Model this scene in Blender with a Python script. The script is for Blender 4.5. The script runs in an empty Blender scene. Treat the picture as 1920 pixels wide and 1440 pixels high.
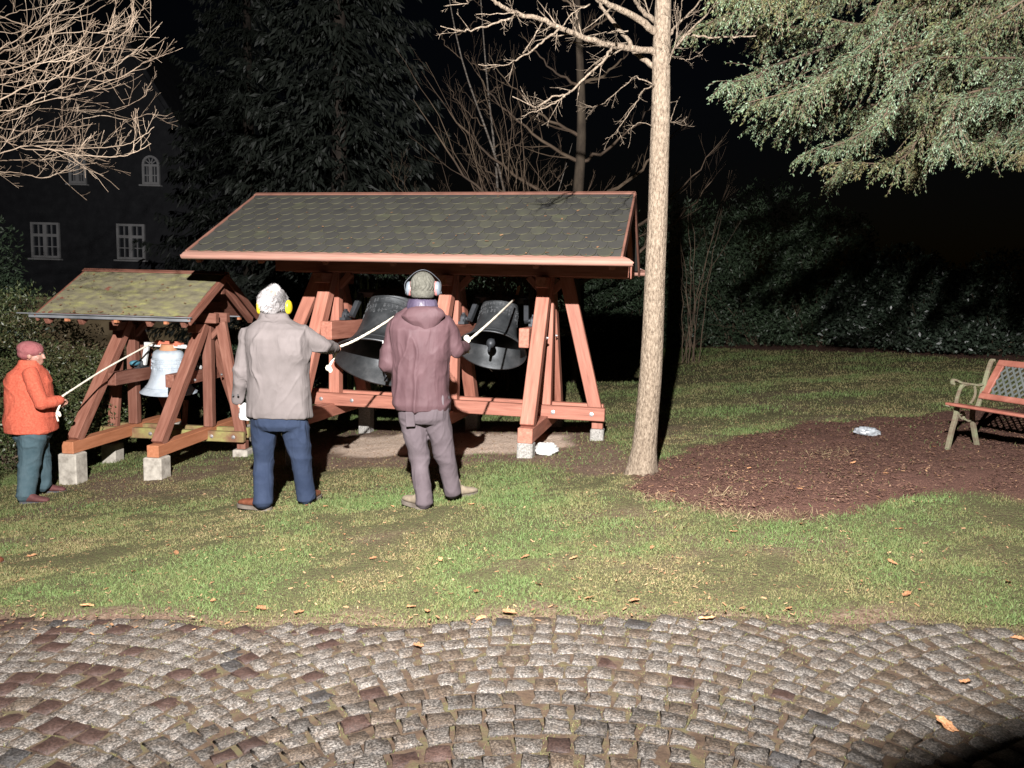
import bpy, math, random
import numpy as np
from mathutils import Vector, Matrix

# ------------------------------------------------------------------ camera, sky, light, exposure
scn = bpy.context.scene
col = scn.collection
F = 1442.0; PITCH = math.radians(6.5); ROLL = math.radians(1.5); CZ = 1.5
cd = bpy.data.cameras.new('camera'); cam = bpy.data.objects.new('camera', cd); col.objects.link(cam)
cd.sensor_width = 36; cd.lens = F/1920*36; cd.clip_start = .05; cd.clip_end = 600
_up = Vector((0, math.sin(PITCH), math.cos(PITCH))); _x = Vector((1, 0, 0)); _f = Vector((0, math.cos(PITCH), -math.sin(PITCH)))
cx = math.cos(ROLL)*_x + math.sin(ROLL)*_up; cy = -math.sin(ROLL)*_x + math.cos(ROLL)*_up
cam.matrix_world = Matrix(((cx.x, cy.x, -_f.x, 0), (cx.y, cy.y, -_f.y, 0), (cx.z, cy.z, -_f.z, CZ), (0, 0, 0, 1)))
scn.camera = cam

w = bpy.data.worlds.new('World'); scn.world = w; w.use_nodes = True
nt = w.node_tree; bg = nt.nodes['Background']
sky = nt.nodes.new('ShaderNodeTexSky'); sky.sky_type = 'NISHITA'; sky.sun_disc = False
sky.sun_elevation = math.radians(1.0); sky.sun_rotation = math.radians(200)
hs = nt.nodes.new('ShaderNodeHueSaturation'); hs.inputs['Saturation'].default_value = 1.3
mixc = nt.nodes.new('ShaderNodeMixRGB'); mixc.blend_type = 'MULTIPLY'; mixc.inputs[0].default_value = 1; mixc.inputs[2].default_value = (.55, .6, 1, 1)
nt.links.new(sky.outputs[0], mixc.inputs[1]); nt.links.new(mixc.outputs[0], bg.inputs[0])
bg.inputs[1].default_value = 0.0022

# the floodlight on its tripod, just behind and above the photographer
LAMP = Vector((-.4, -.5, 3.85))
ld = bpy.data.lights.new('floodlight_lamp', 'SPOT'); ld.energy = 14500; ld.color = (1.0, .96, .95)
ld.spot_size = math.radians(126); ld.spot_blend = 1.0; ld.shadow_soft_size = .035
lo = bpy.data.objects.new('floodlight_lamp', ld); col.objects.link(lo); lo.location = LAMP
lo.rotation_euler = (Vector((-.1, 9.5, 2.6)) - LAMP).to_track_quat('-Z', 'Y').to_euler()

scn.view_settings.view_transform = 'Standard'; scn.view_settings.look = 'None'
scn.view_settings.gamma = 1; scn.view_settings.use_curve_mapping = False
scn.view_settings.exposure = 0

rnd = random.Random(7); RS = np.random.RandomState(11)

# ------------------------------------------------------------------ geometry helpers
def sm(a, b, x):
    t = np.clip((np.asarray(x, float)-a)/(b-a), 0, 1); return t*t*(3-2*t)
def vnoise(p, seed=0):
    """value noise, p (n,3) or (n,2) -> -1..1"""
    p = np.asarray(p, float)
    if p.shape[1] == 2: p = np.c_[p, np.zeros(len(p))]
    i = np.floor(p).astype(np.int64); f = p-i; f = f*f*(3-2*f)
    out = np.zeros(len(p))
    for dx in (0, 1):
        for dy in (0, 1):
            for dz in (0, 1):
                h = ((i[:, 0]+dx)*374761393 + (i[:, 1]+dy)*668265263 + (i[:, 2]+dz)*2147483647 + seed*974634777) & 0xffffffff
                h = ((h ^ (h >> 13))*1274126177) & 0xffffffff; h = (h ^ (h >> 16)) & 0xffff
                wgt = (f[:, 0] if dx else 1-f[:, 0])*(f[:, 1] if dy else 1-f[:, 1])*(f[:, 2] if dz else 1-f[:, 2])
                out += wgt*(h/32767.5-1)
    return out
def fbm(p, seed=0, o=3):
    p = np.asarray(p, float); s = 0; a = 1; t = 0
    for k in range(o):
        s = s + a*vnoise(p*(2**k), seed+k*17); t += a; a *= .5
    return s/t
def G(x, y):
    x = np.asarray(x, float); y = np.asarray(y, float)
    tilt = .05+.05*sm(2.5, 6, y)
    xx = 14*np.tanh(x/14)
    return tilt*xx-.07*sm(3, 5.5, y)-.1*sm(5.5, 7.5, y)-.03*sm(7.5, 9, y)
def _s1(a, b, x):
    t = (x-a)/(b-a); t = 0. if t < 0 else 1. if t > 1 else t; return t*t*(3-2*t)
def Gf(x, y):
    return (.05+.05*_s1(2.5, 6, y))*14*math.tanh(x/14)-.07*_s1(3, 5.5, y)-.1*_s1(5.5, 7.5, y)-.03*_s1(7.5, 9, y)
def ray(px, py):
    dx = px-960; dy = py-720
    u = dx*math.cos(ROLL)+dy*math.sin(ROLL); v = -dx*math.sin(ROLL)+dy*math.cos(ROLL)
    return Vector((u/F, math.cos(PITCH)-v/F*math.sin(PITCH), -math.sin(PITCH)-v/F*math.cos(PITCH)))
def at(px, py, Y):
    d = ray(px, py); s = Y/d.y; return Vector((d.x*s, Y, CZ+d.z*s))
def gnd(px, py):
    d = ray(px, py); s = 1.
    for k in range(60):
        h = CZ+d.z*s-Gf(d.x*s, d.y*s)
        if abs(h) < .0005 or s > 120: break
        s += max(.0004, h)*1.6 if h > 0 else h*1.2
    return Vector((d.x*s, d.y*s, CZ+d.z*s))
def mesh_np(name, V, faces, attr=None, smooth=False):
    """faces: (n,3) or (n,4) array or list of such"""
    if not isinstance(faces, (list, tuple)): faces = [faces]
    faces = [np.asarray(f, np.int32) for f in faces if len(f)]
    me = bpy.data.meshes.new(name); V = np.asarray(V, np.float32)
    me.vertices.add(len(V)); me.vertices.foreach_set('co', V.ravel())
    idx = np.concatenate([f.ravel() for f in faces]); tot = np.concatenate([np.full(len(f), f.shape[1], np.int32) for f in faces])
    st = np.concatenate([[0], np.cumsum(tot)[:-1]]).astype(np.int32)
    me.loops.add(len(idx)); me.loops.foreach_set('vertex_index', idx)
    me.polygons.add(len(tot)); me.polygons.foreach_set('loop_start', st); me.polygons.foreach_set('loop_total', tot)
    if smooth: me.polygons.foreach_set('use_smooth', np.ones(len(tot), bool))
    me.update(calc_edges=True)
    if attr:
        for k, a in attr.items():
            a = np.asarray(a, np.float32)
            if a.ndim == 1:
                t = me.attributes.new(k, 'FLOAT', 'POINT'); t.data.foreach_set('value', a)
            else:
                t = me.attributes.new(k, 'FLOAT_COLOR', 'POINT'); t.data.foreach_set('color', np.c_[a, np.ones(len(a))].astype(np.float32).ravel())
    return me
def link(name, me, m=None, parent=None, loc=None, rot=None):
    o = bpy.data.objects.new(name, me); col.objects.link(o)
    if m is not None and len(me.materials) == 0: me.materials.append(m)
    if parent is not None: o.parent = parent
    if loc is not None: o.location = loc
    if rot is not None: o.rotation_euler = rot
    return o
def tag(o, label=None, cat=None, group=None, kind=None):
    if label: o['label'] = label
    if cat: o['category'] = cat
    if group: o['group'] = group
    if kind: o['kind'] = kind
    return o
def empty(name, loc, rz=0):
    o = bpy.data.objects.new(name, None); col.objects.link(o); o.location = loc; o.rotation_euler = (0, 0, rz); o.empty_display_size = .1
    return o
class MB:
    def __init__(s): s.v = []; s.f = []; s.n = 0; s.g = []
    def add(s, V, Fs, g=None):
        s.g += list(g) if g else [tuple(x) for x in V]
        for x in V: s.v.append(tuple(x))
        for f in Fs: s.f.append(tuple(i+s.n for i in f))
        s.n += len(V); return s
    def box(s, c, sz, M=None, jit=0):
        c = Vector(c); V = []
        for k in range(8):
            p = Vector(((k & 1)-.5, ((k >> 1) & 1)-.5, ((k >> 2) & 1)-.5)); p = Vector((p.x*sz[0], p.y*sz[1], p.z*sz[2]))
            if jit: p += Vector([rnd.uniform(-jit, jit) for _ in range(3)])
            V.append(c+(M @ p if M else p))
        return s.add(V, [(0, 2, 3, 1), (4, 5, 7, 6), (0, 1, 5, 4), (2, 6, 7, 3), (0, 4, 6, 2), (1, 3, 7, 5)])
    def beam(s, a, b, wd, h, side=(1, 0, 0), ch=.006):
        """chamfered timber from a to b; wd measured along 'side', h across"""
        a = Vector(a); b = Vector(b); t = (b-a).normalized(); sd = Vector(side); sd = (sd-t*sd.dot(t)).normalized(); u = t.cross(sd)
        W = wd/2; H = h/2; pr = [(-W+ch, -H), (W-ch, -H), (W, -H+ch), (W, H-ch), (W-ch, H), (-W+ch, H), (-W, H-ch), (-W, -H+ch)]
        k = ch
        pr2 = [(x*(1-k/W), y*(1-k/H)) for x, y in pr]
        V = [a+sd*x+u*y for x, y in pr2]+[a+t*k+sd*x+u*y for x, y in pr]+[b-t*k+sd*x+u*y for x, y in pr]+[b+sd*x+u*y for x, y in pr2]
        Fs = [tuple(range(7, -1, -1)), tuple(range(24, 32))]
        for r in range(3):
            for i in range(8): Fs.append((r*8+i, r*8+(i+1) % 8, (r+1)*8+(i+1) % 8, (r+1)*8+i))
        L = (b-a).length; g0 = (a.x*3.1+b.z*1.7, a.y*2.3+b.x*.9)
        g = [(g0[0]+x, g0[1]+y, z_) for z_ in (0, .01, L-.01, L) for x, y in pr]
        return s.add(V, Fs, g)
    def tube(s, pts, rad, n=6, cap=True, up=None):
        pts = [Vector(p) for p in pts]; m = len(pts)
        if not isinstance(rad, (list, tuple)): rad = [rad]*m
        ref = Vector(up) if up else Vector((.3, .2, 1)); V = []; Fs = []
        pu = None
        for i, p in enumerate(pts):
            t = (pts[min(i+1, m-1)]-pts[max(i-1, 0)]); t = t.normalized() if t.length > 1e-9 else Vector((0, 0, 1))
            if pu is None:
                pu = ref-t*ref.dot(t)
                if pu.length < 1e-3: pu = Vector((1, 0, 0))-t*t.x
            else: pu = pu-t*pu.dot(t)
            if pu.length < 1e-6: pu = t.orthogonal()
            pu = pu.normalized(); q = t.cross(pu)
            for k in range(n):
                a = 2*math.pi*k/n; V.append(p+(pu*math.cos(a)+q*math.sin(a))*rad[i])
        for i in range(m-1):
            for k in range(n): Fs.append((i*n+k, i*n+(k+1) % n, (i+1)*n+(k+1) % n, (i+1)*n+k))
        if cap: Fs.append(tuple(range(n-1, -1, -1))); Fs.append(tuple((m-1)*n+k for k in range(n)))
        return s.add(V, Fs)
    def lathe(s, prof, n=32, M=None, o=(0, 0, 0)):
        o = Vector(o); V = []; Fs = []
        for r, z in prof:
            for k in range(n):
                a = 2*math.pi*k/n; p = Vector((r*math.cos(a), r*math.sin(a), z)); V.append(o+(M @ p if M else p))
        for i in range(len(prof)-1):
            for k in range(n): Fs.append((i*n+k, i*n+(k+1) % n, (i+1)*n+(k+1) % n, (i+1)*n+k))
        return s.add(V, Fs)
    def ell(s, c, r, n=12, M=None):
        prof = [(math.sin(math.pi*i/n), -math.cos(math.pi*i/n)) for i in range(n+1)]; prof[0] = (.001, -1); prof[-1] = (.001, 1)
        S = Matrix.Diagonal(Vector(r)); return s.lathe(prof, max(8, n+4), (M @ S) if M else S, c)
    def rings(s, rings, n=20, p=2.3):
        """closed loft; ring=(center, rx, ry[, tilt matrix])"""
        V = []; Fs = []; m = len(rings)
        for rg in rings:
            c = Vector(rg[0]); M = rg[3] if len(rg) > 3 else None
            for k in range(n):
                a = 2*math.pi*k/n; ca = math.cos(a); sa = math.sin(a)
                q = Vector((math.copysign(abs(ca)**(2/p), ca)*rg[1], math.copysign(abs(sa)**(2/p), sa)*rg[2], 0)); V.append(c+(M @ q if M else q))
        for i in range(m-1):
            for k in range(n): Fs.append((i*n+k, i*n+(k+1) % n, (i+1)*n+(k+1) % n, (i+1)*n+k))
        Fs.append(tuple(range(n-1, -1, -1))); Fs.append(tuple((m-1)*n+k for k in range(n)))
        return s.add(V, Fs)
    def mesh(s, name, smooth=False, auto=None):
        me = bpy.data.meshes.new(name); me.from_pydata([tuple(v) for v in s.v], [], s.f); me.update()
        if len(s.v) < 2000 and len(s.g) == len(s.v): me.attributes.new('grain', 'FLOAT_VECTOR', 'POINT').data.foreach_set('vector', [c for v in s.g for c in v])
        if smooth: me.polygons.foreach_set('use_smooth', [True]*len(me.polygons))
        if auto:
            me.polygons.foreach_set('use_smooth', [True]*len(me.polygons))
            try: me.set_sharp_from_angle(angle=math.radians(auto))
            except Exception: pass
        return me
    def build(s, name, m=None, parent=None, smooth=False, auto=None, **k):
        return link(name, s.mesh(name, smooth, auto), m, parent, **k)
def spline(pts, k=6):
    """Catmull-Rom through points"""
    P = [Vector(p) for p in pts]; P = [P[0]*2-P[1]]+P+[P[-1]*2-P[-2]]; out = []
    for i in range(1, len(P)-2):
        for j in range(k):
            t = j/k; a, b, c, d = P[i-1], P[i], P[i+1], P[i+2]
            out.append(.5*((2*b)+(c-a)*t+(2*a-5*b+4*c-d)*t*t+(3*b-a-3*c+d)*t**3))
    out.append(P[-2]); return out

# ------------------------------------------------------------------ materials
def new_mat(name):
    m = bpy.data.materials.new(name); m.use_nodes = True; return m, m.node_tree, m.node_tree.nodes['Principled BSDF']
def ramp(nt, cols):
    r = nt.nodes.new('ShaderNodeValToRGB'); e = r.color_ramp.elements
    while len(e) < len(cols): e.new(.5)
    for i, c in enumerate(cols):
        pos, cc = c if isinstance(c[0], (int, float)) and not isinstance(c[1], (int, float)) else (i/(len(cols)-1), c)
        e[i].position = pos; e[i].color = (*cc, 1)
    return r
def noise_node(nt, vec, scale, detail=4, rough=.6, dist=0):
    n = nt.nodes.new('ShaderNodeTexNoise'); n.inputs['Scale'].default_value = scale; n.inputs['Detail'].default_value = detail
    n.inputs['Roughness'].default_value = rough; n.inputs['Distortion'].default_value = dist; nt.links.new(vec, n.inputs['Vector']); return n
def mat(name, cols, scale=5, rough=.8, bump=.2, bscale=40, stretch=(1, 1, 1), metal=0, detail=5, lo=.3, hi=.7, objrand=0, spec=.3, sheen=0, coord='Object', bdist=.01, attr=None, transl=0, coat=0):
    m, nt, b = new_mat(name); tc = nt.nodes.new('ShaderNodeTexCoord'); mp = nt.nodes.new('ShaderNodeMapping'); mp.inputs['Scale'].default_value = stretch
    if coord == 'grain': ga = nt.nodes.new('ShaderNodeAttribute'); ga.attribute_name = 'grain'; vec = ga.outputs['Vector']
    else: vec = tc.outputs[coord]
    oi = nt.nodes.new('ShaderNodeObjectInfo')
    if objrand:
        ad = nt.nodes.new('ShaderNodeVectorMath'); ad.operation = 'ADD'; cb = nt.nodes.new('ShaderNodeCombineXYZ')
        ml = nt.nodes.new('ShaderNodeMath'); ml.operation = 'MULTIPLY'; ml.inputs[1].default_value = 37
        nt.links.new(oi.outputs['Random'], ml.inputs[0]); nt.links.new(ml.outputs[0], cb.inputs[0]); nt.links.new(ml.outputs[0], cb.inputs[2])
        nt.links.new(vec, ad.inputs[0]); nt.links.new(cb.outputs[0], ad.inputs[1]); vec = ad.outputs[0]
    nt.links.new(vec, mp.inputs[0]); vec = mp.outputs[0]
    n = noise_node(nt, vec, scale, detail)
    mr = nt.nodes.new('ShaderNodeMapRange'); mr.inputs[1].default_value = lo; mr.inputs[2].default_value = hi; nt.links.new(n.outputs[0], mr.inputs[0])
    fac = mr.outputs[0]
    if attr:
        at_ = nt.nodes.new('ShaderNodeAttribute'); at_.attribute_name = attr; mm = nt.nodes.new('ShaderNodeMath'); mm.operation = 'MULTIPLY_ADD'; mm.inputs[1].default_value = .35
        m2 = nt.nodes.new('ShaderNodeMath'); m2.operation = 'MULTIPLY'; m2.inputs[1].default_value = .65
        nt.links.new(at_.outputs['Fac'], m2.inputs[0]); nt.links.new(fac, mm.inputs[0]); nt.links.new(m2.outputs[0], mm.inputs[2]); fac = mm.outputs[0]
    r = ramp(nt, cols); nt.links.new(fac, r.inputs[0]); c = r.outputs[0]
    if objrand:
        h = nt.nodes.new('ShaderNodeHueSaturation'); m3 = nt.nodes.new('ShaderNodeMapRange'); m3.inputs[3].default_value = 1-objrand; m3.inputs[4].default_value = 1+objrand
        nt.links.new(oi.outputs['Random'], m3.inputs[0]); nt.links.new(m3.outputs[0], h.inputs['Value']); nt.links.new(c, h.inputs['Color']); c = h.outputs[0]
    nt.links.new(c, b.inputs['Base Color'])
    b.inputs['Roughness'].default_value = rough; b.inputs['Metallic'].default_value = metal; b.inputs['Specular IOR Level'].default_value = spec
    if sheen: b.inputs['Sheen Weight'].default_value = sheen
    if coat: b.inputs['Coat Weight'].default_value = coat
    if bump:
        n2 = noise_node(nt, vec, bscale, 6, .65); bp = nt.nodes.new('ShaderNodeBump'); bp.inputs['Strength'].default_value = bump; bp.inputs['Distance'].default_value = bdist
        nt.links.new(n2.outputs[0], bp.inputs['Height']); nt.links.new(bp.outputs[0], b.inputs['Normal'])
    if transl:
        tr = nt.nodes.new('ShaderNodeBsdfTranslucent'); mx = nt.nodes.new('ShaderNodeMixShader'); mx.inputs[0].default_value = transl
        nt.links.new(c, tr.inputs[0]); nt.links.new(b.outputs[0], mx.inputs[1]); nt.links.new(tr.outputs[0], mx.inputs[2]); nt.links.new(mx.outputs[0], nt.nodes['Material Output'].inputs[0])
    return m
def srgb(r, g, b, k=1.):
    f = lambda c: ((c/255)/12.92 if c/255 <= .04045 else ((c/255+.055)/1.055)**2.4)*k
    return (f(r), f(g), f(b))

# ------------------------------------------------------------------ the ground
def poly_px(pts): return np.array([gnd(*p)[:2] for p in pts])
def poly_mask(X, Y, poly, soft, seed, amp=.15, fr=2.):
    P = np.c_[X, Y]; inside = np.zeros(len(P), bool); dmin = np.full(len(P), 1e9); n = len(poly)
    for i in range(n):
        a = poly[i]; b = poly[(i+1) % n]; ab = b-a
        t = np.clip(((P-a)@ab)/(ab@ab), 0, 1); d = np.hypot(*(P-(a+t[:, None]*ab)).T); dmin = np.minimum(dmin, d)
        c = ((a[1] > P[:, 1]) != (b[1] > P[:, 1])); xi = (b[0]-a[0])*(P[:, 1]-a[1])/((b[1]-a[1]) if b[1] != a[1] else 1e-9)+a[0]
        inside ^= c & (P[:, 0] < xi)
    sd = np.where(inside, dmin, -dmin)+amp*fbm(P*fr, seed, 4)
    return sm(-soft, soft, sd)
MULCH = poly_px([(1185, 905), (1215, 870), (1300, 845), (1400, 815), (1500, 795), (1600, 786), (1740, 780), (1830, 766), (1930, 762), (2150, 770), (2150, 960), (1920, 935), (1760, 925), (1690, 935), (1600, 965), (1500, 975), (1400, 975), (1300, 955), (1220, 935)])
DIRT1 = poly_px([(560, 815), (700, 795), (900, 797), (1100, 800), (1160, 830), (1195, 880), (1120, 890), (1000, 872), (900, 868), (700, 880), (600, 882), (560, 850)])
DIRT2 = poly_px([(90, 915), (110, 890), (270, 888), (440, 850), (470, 870), (380, 900), (300, 905), (200, 925)])
DIRT3 = poly_px([(-80, 985), (60, 955), (200, 925), (300, 910), (330, 918), (200, 945), (60, 972), (-80, 1000)])
SAND = poly_px([(640, 822), (760, 812), (960, 812), (1060, 818), (1080, 838), (990, 846), (800, 852), (640, 856)])
HEDGEBED = np.array([(2.5, 21.3), (4.8, 20.2), (7.4, 17.0), (9.1, 13.4), (12, 9.5), (22, 9.5), (22, 30), (2.5, 30)])
EDGE_Y = lambda x: 3.46-.075*x+.05*np.sin(x*2.1)+.03*np.sin(x*7+1)
def masks(X, Y):
    mu = poly_mask(X, Y, MULCH, .12, 3, .26, 2.6); mu = np.maximum(mu, poly_mask(X, Y, HEDGEBED, .2, 8, .35, 1.))
    di = np.maximum.reduce([poly_mask(X, Y, DIRT1, .14, 4, .2), .75*poly_mask(X, Y, DIRT2, .14, 5, .2), .7*poly_mask(X, Y, DIRT3, .15, 6, .2)])
    e = EDGE_Y(X); di = np.maximum(di, sm(.2, .0, Y-e+.12*fbm(np.c_[X, Y]*3, 21, 3)-.02))
    di = np.maximum(di, .55*sm(.15, .6, fbm(np.c_[X, Y]*np.array([1.1, 1.8]), 33, 4)))
    sa = poly_mask(X, Y, SAND, .12, 7, .2, 2.5)
    return mu, np.clip(di, 0, 1), sa
RX0, RY0, RST = -16., 1.4, .04
_rx = np.arange(RX0, 16, RST); _ry = np.arange(RY0, 22, RST); _XX, _YY = np.meshgrid(_rx, _ry); _p = np.c_[_XX.ravel(), _YY.ravel()]
_k = np.abs(_p[:, 0]) < .78*_p[:, 1]+1.2
_pk = _p[_k]; _m = masks(_pk[:, 0], _pk[:, 1]); RM = np.zeros((6, len(_p)), np.float32)
RM[0, _k], RM[1, _k], RM[2, _k] = _m; RM[3, _k] = fbm(_pk*2.5, 60, 3); RM[4, _k] = fbm(_pk*1.3, 61, 4)
def look(x, y, seed=0):
    ix = np.clip(((x-RX0)/RST+.5).astype(int), 0, len(_rx)-1); iy = np.clip(((y-RY0)/RST+.5).astype(int), 0, len(_ry)-1)
    return RM[:, iy*len(_rx)+ix]
xs = np.concatenate([np.linspace(-60, -9, 26), np.arange(-8.8, 8.8, .06), np.linspace(9, 60, 26)])
ys = np.concatenate([np.linspace(-12, 1.2, 10), np.arange(1.3, 3.3, .08), np.arange(3.3, 10.5, .05), np.arange(10.5, 24, .25), np.linspace(24.5, 140, 30)])
XX, YY = np.meshgrid(xs, ys); X = XX.ravel(); Y = YY.ravel()
mu, di, sa = look(X, Y)[:3]
_kk = (X < RX0) | (X > 16) | (Y > 22) | (np.abs(X) > .78*Y+1.2); mu[_kk], di[_kk], sa[_kk] = masks(X[_kk], Y[_kk])
P2 = np.c_[X, Y]
Z = G(X, Y)+.012*fbm(P2*2.2, 40, 3)*sm(3.3, 4, Y)+.008*vnoise(P2*9, 41)*sm(3.4, 3.8, Y)+mu*.012*vnoise(P2*14, 42)
Z = Z-.035*sm(EDGE_Y(X)+.12, EDGE_Y(X)-.02, Y)
nx = len(xs); ny = len(ys); ii = np.arange(nx*ny).reshape(ny, nx)
Fq = np.c_[ii[:-1, :-1].ravel(), ii[:-1, 1:].ravel(), ii[1:, 1:].ravel(), ii[1:, :-1].ravel()]
gm, nt, b = new_mat('lawn_soil'); geo = nt.nodes.new('ShaderNodeNewGeometry'); vec = geo.outputs['Position']
n1 = noise_node(nt, vec, 3.2, 6); n2 = noise_node(nt, vec, 38, 6, .7); n3 = noise_node(nt, vec, 120, 3, .7)
soil = ramp(nt, [(.34, (.025, .018, .012)), (.46, (.075, .058, .033)), (.56, (.085, .10, .036)), (.68, (.15, .145, .07))]); nmx = nt.nodes.new('ShaderNodeMixRGB'); nmx.inputs[0].default_value = .6; nt.links.new(n2.outputs[0], nmx.inputs[1]); nt.links.new(n3.outputs[0], nmx.inputs[2]); nt.links.new(nmx.outputs[0], soil.inputs[0])
dirt = ramp(nt, [(.3, (.06, .037, .025)), (.5, (.13, .085, .06)), (.68, (.22, .16, .12))]); nt.links.new(n2.outputs[0], dirt.inputs[0])
mulc = ramp(nt, [(.35, (.055, .028, .022)), (.55, (.125, .064, .048)), (.72, (.22, .13, .09))]); nt.links.new(n3.outputs[0], mulc.inputs[0])
sand = ramp(nt, [(.3, (.3, .22, .16)), (.5, (.48, .375, .29)), (.7, (.62, .52, .42))]); nt.links.new(n2.outputs[0], sand.inputs[0])
ma = nt.nodes.new('ShaderNodeAttribute'); ma.attribute_name = 'mask'; sp = nt.nodes.new('ShaderNodeSeparateColor'); nt.links.new(ma.outputs['Color'], sp.inputs[0])
c = soil.outputs[0]
for src, ch in ((dirt, 1), (sand, 2), (mulc, 0)):
    mx = nt.nodes.new('ShaderNodeMixRGB'); nt.links.new(sp.outputs[ch], mx.inputs[0]); nt.links.new(c, mx.inputs[1]); nt.links.new(src.outputs[0], mx.inputs[2]); c = mx.outputs[0]
nt.links.new(c, b.inputs['Base Color']); b.inputs['Roughness'].default_value = .95; b.inputs['Specular IOR Level'].default_value = .15
bp = nt.nodes.new('ShaderNodeBump'); bp.inputs['Strength'].default_value = .9; bp.inputs['Distance'].default_value = .03; nt.links.new(n2.outputs[0], bp.inputs['Height']); nt.links.new(bp.outputs[0], b.inputs['Normal'])
lawn = link('ground', mesh_np('ground', np.c_[X, Y, Z], Fq, {'mask': np.c_[mu, di, sa]}, True), gm); tag(lawn, kind='structure')

# ---- short grass, chips, moss (uncountable)
def blades(name, m, X, Y, h, wd, lean=.6, extra=None, seed=1):
    r = np.random.RandomState(seed); n = len(X); a = r.uniform(0, 2*math.pi, n); b2 = r.uniform(0, 2*math.pi, n)
    Z0 = G(X, Y)-.004; hh = h*r.uniform(.5, 1.3, n); le = lean*r.uniform(.2, 1.5, n)
    dx = np.cos(a)*wd*r.uniform(.6, 1.3, n); dy = np.sin(a)*wd
    tx = np.cos(b2)*le*hh; ty = np.sin(b2)*le*hh; zt = hh*np.sqrt(np.maximum(.1, 1-np.minimum(le, .9)**2))
    A = np.c_[X-dx, Y-dy, Z0]; B = np.c_[X+dx, Y+dy, Z0]
    C = np.c_[X+tx*.45+dx*.7, Y+ty*.45+dy*.7, Z0+zt*.6]; Dd = np.c_[X+tx, Y+ty, Z0+zt]
    V = np.stack([A, B, C, Dd], 1).reshape(-1, 3); k = np.arange(n)*4
    Fs = np.r_[np.c_[k, k+1, k+2], np.c_[k, k+2, k+3]]
    ra = r.uniform(0, 1, n) if extra is None else extra
    return tag(link(name, mesh_np(name, V, Fs, {'rnd': np.repeat(ra, 4)}), m), kind='stuff')
m_grass = mat('grass_blades', [(0, (.29, .22, .12)), (.2, (.21, .18, .085)), (.45, (.145, .162, .062)), (.8, (.105, .165, .054)), (1, (.15, .235, .07))], scale=1.6, rough=.6, bump=0, attr='rnd', transl=.25, spec=.25)
def scatter(x0, x1, y0, y1, per, seed, fov=True):
    r = np.random.RandomState(seed); n = int((x1-x0)*(y1-y0)*per); x = r.uniform(x0, x1, n); y = r.uniform(y0, y1, n)
    if fov:
        k = (np.abs(x) < .70*y+.5); x = x[k]; y = y[k]
    return x, y, r
gx = []; gy = []; gh = []
for (y0, y1, per, h) in ((3.2, 4.6, 23000, .019), (4.6, 6.4, 14000, .022), (6.4, 9, 6500, .027), (9, 13, 2500, .034), (13, 21, 800, .048)):
    x, y, r = scatter(-.7*y1-.6, .7*y1+.6, y0, y1, per, int(y0*10))
    q_ = look(x, y); m1, d1, s1 = q_[:3]; e = EDGE_Y(x)
    pr = (1-.985*m1)*(1-.85*d1)*(1-s1)*np.where(y < e+.02, .0, 1)*(.68+.32*sm(-.35, .3, q_[3]))
    k = r.uniform(0, 1, len(x)) < pr; gx.append(x[k]); gy.append(y[k]); gh.append(np.full(k.sum(), h))
gx = np.concatenate(gx); gy = np.concatenate(gy); gh = np.concatenate(gh)
lush = sm(-.35, .45, look(gx, gy)[4])
rr = np.clip(.13+.6*lush+RS.normal(0, .2, len(gx)), 0, 1)
blades('short_grass', m_grass, gx, gy, gh*(.7+.6*lush), np.where(gy < 5, .0019, .0027)+.0003*np.maximum(0, gy-6), .75, rr, 5)
tag(bpy.data.objects['short_grass'], 'short worn winter grass and moss over the sloping lawn', 'grass')
# chips of bark mulch
m_chip = mat('bark_chips', [(0, (.04, .02, .015)), (.45, (.11, .055, .038)), (.8, (.21, .12, .078)), (1, (.38, .26, .17))], scale=3, rough=.9, bump=0, attr='rnd')
def chips(name, X, Y, L, seed, m, flat=.35, rmul=1.):
    r = np.random.RandomState(seed); n = len(X); a = r.uniform(0, math.pi*2, n); l = L*r.uniform(.4, 1.5, n); wd = l*r.uniform(.2, .5, n); t = r.uniform(-flat, flat, n)
    Z0 = G(X, Y)+r.uniform(.0, .012, n); ux = np.cos(a)*l; uy = np.sin(a)*l; uz = t*l; vx = -np.sin(a)*wd; vy = np.cos(a)*wd; vz = r.uniform(-flat, flat, n)*wd
    c = np.c_[X, Y, Z0]; u = np.c_[ux, uy, uz]*.5; v = np.c_[vx, vy, vz]*.5
    V = np.stack([c-u-v*.6, c+u*.8-v, c+u+v*.5, c-u*.7+v], 1).reshape(-1, 3); k = np.arange(n)*4
    return tag(link(name, mesh_np(name, V, np.c_[k, k+1, k+2, k+3], {'rnd': np.repeat(r.uniform(0, 1, n)**rmul, 4)}), m), kind='stuff')
x, y, r = scatter(.6, 8, 5.2, 8.9, 2600, 77); m1 = look(x, y)[0]; k = m1 > r.uniform(.2, 1, len(x))
xh, yh, r2 = scatter(3, 14, 12, 21, 90, 78); m2 = look(xh, yh)[0]; kh = m2 > .5
tag(chips('bark_mulch', np.r_[x[k], xh[kh]], np.r_[y[k], yh[kh]], .022, 9, m_chip, rmul=1.7), 'reddish brown bark mulch spread round the tree and the bench', 'mulch')
x, y, r = scatter(-6, 6, 3.4, 10, 220, 79)
m_deb = mat('dry_bits', [(0, (.08, .04, .02)), (.5, (.22, .12, .06)), (1, (.45, .3, .17))], scale=3, rough=.9, bump=0, attr='rnd')
tag(chips('leaf_litter', x, y, .02, 10, m_deb), 'scattered dry bits of leaf and straw on the lawn', 'litter')
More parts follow.
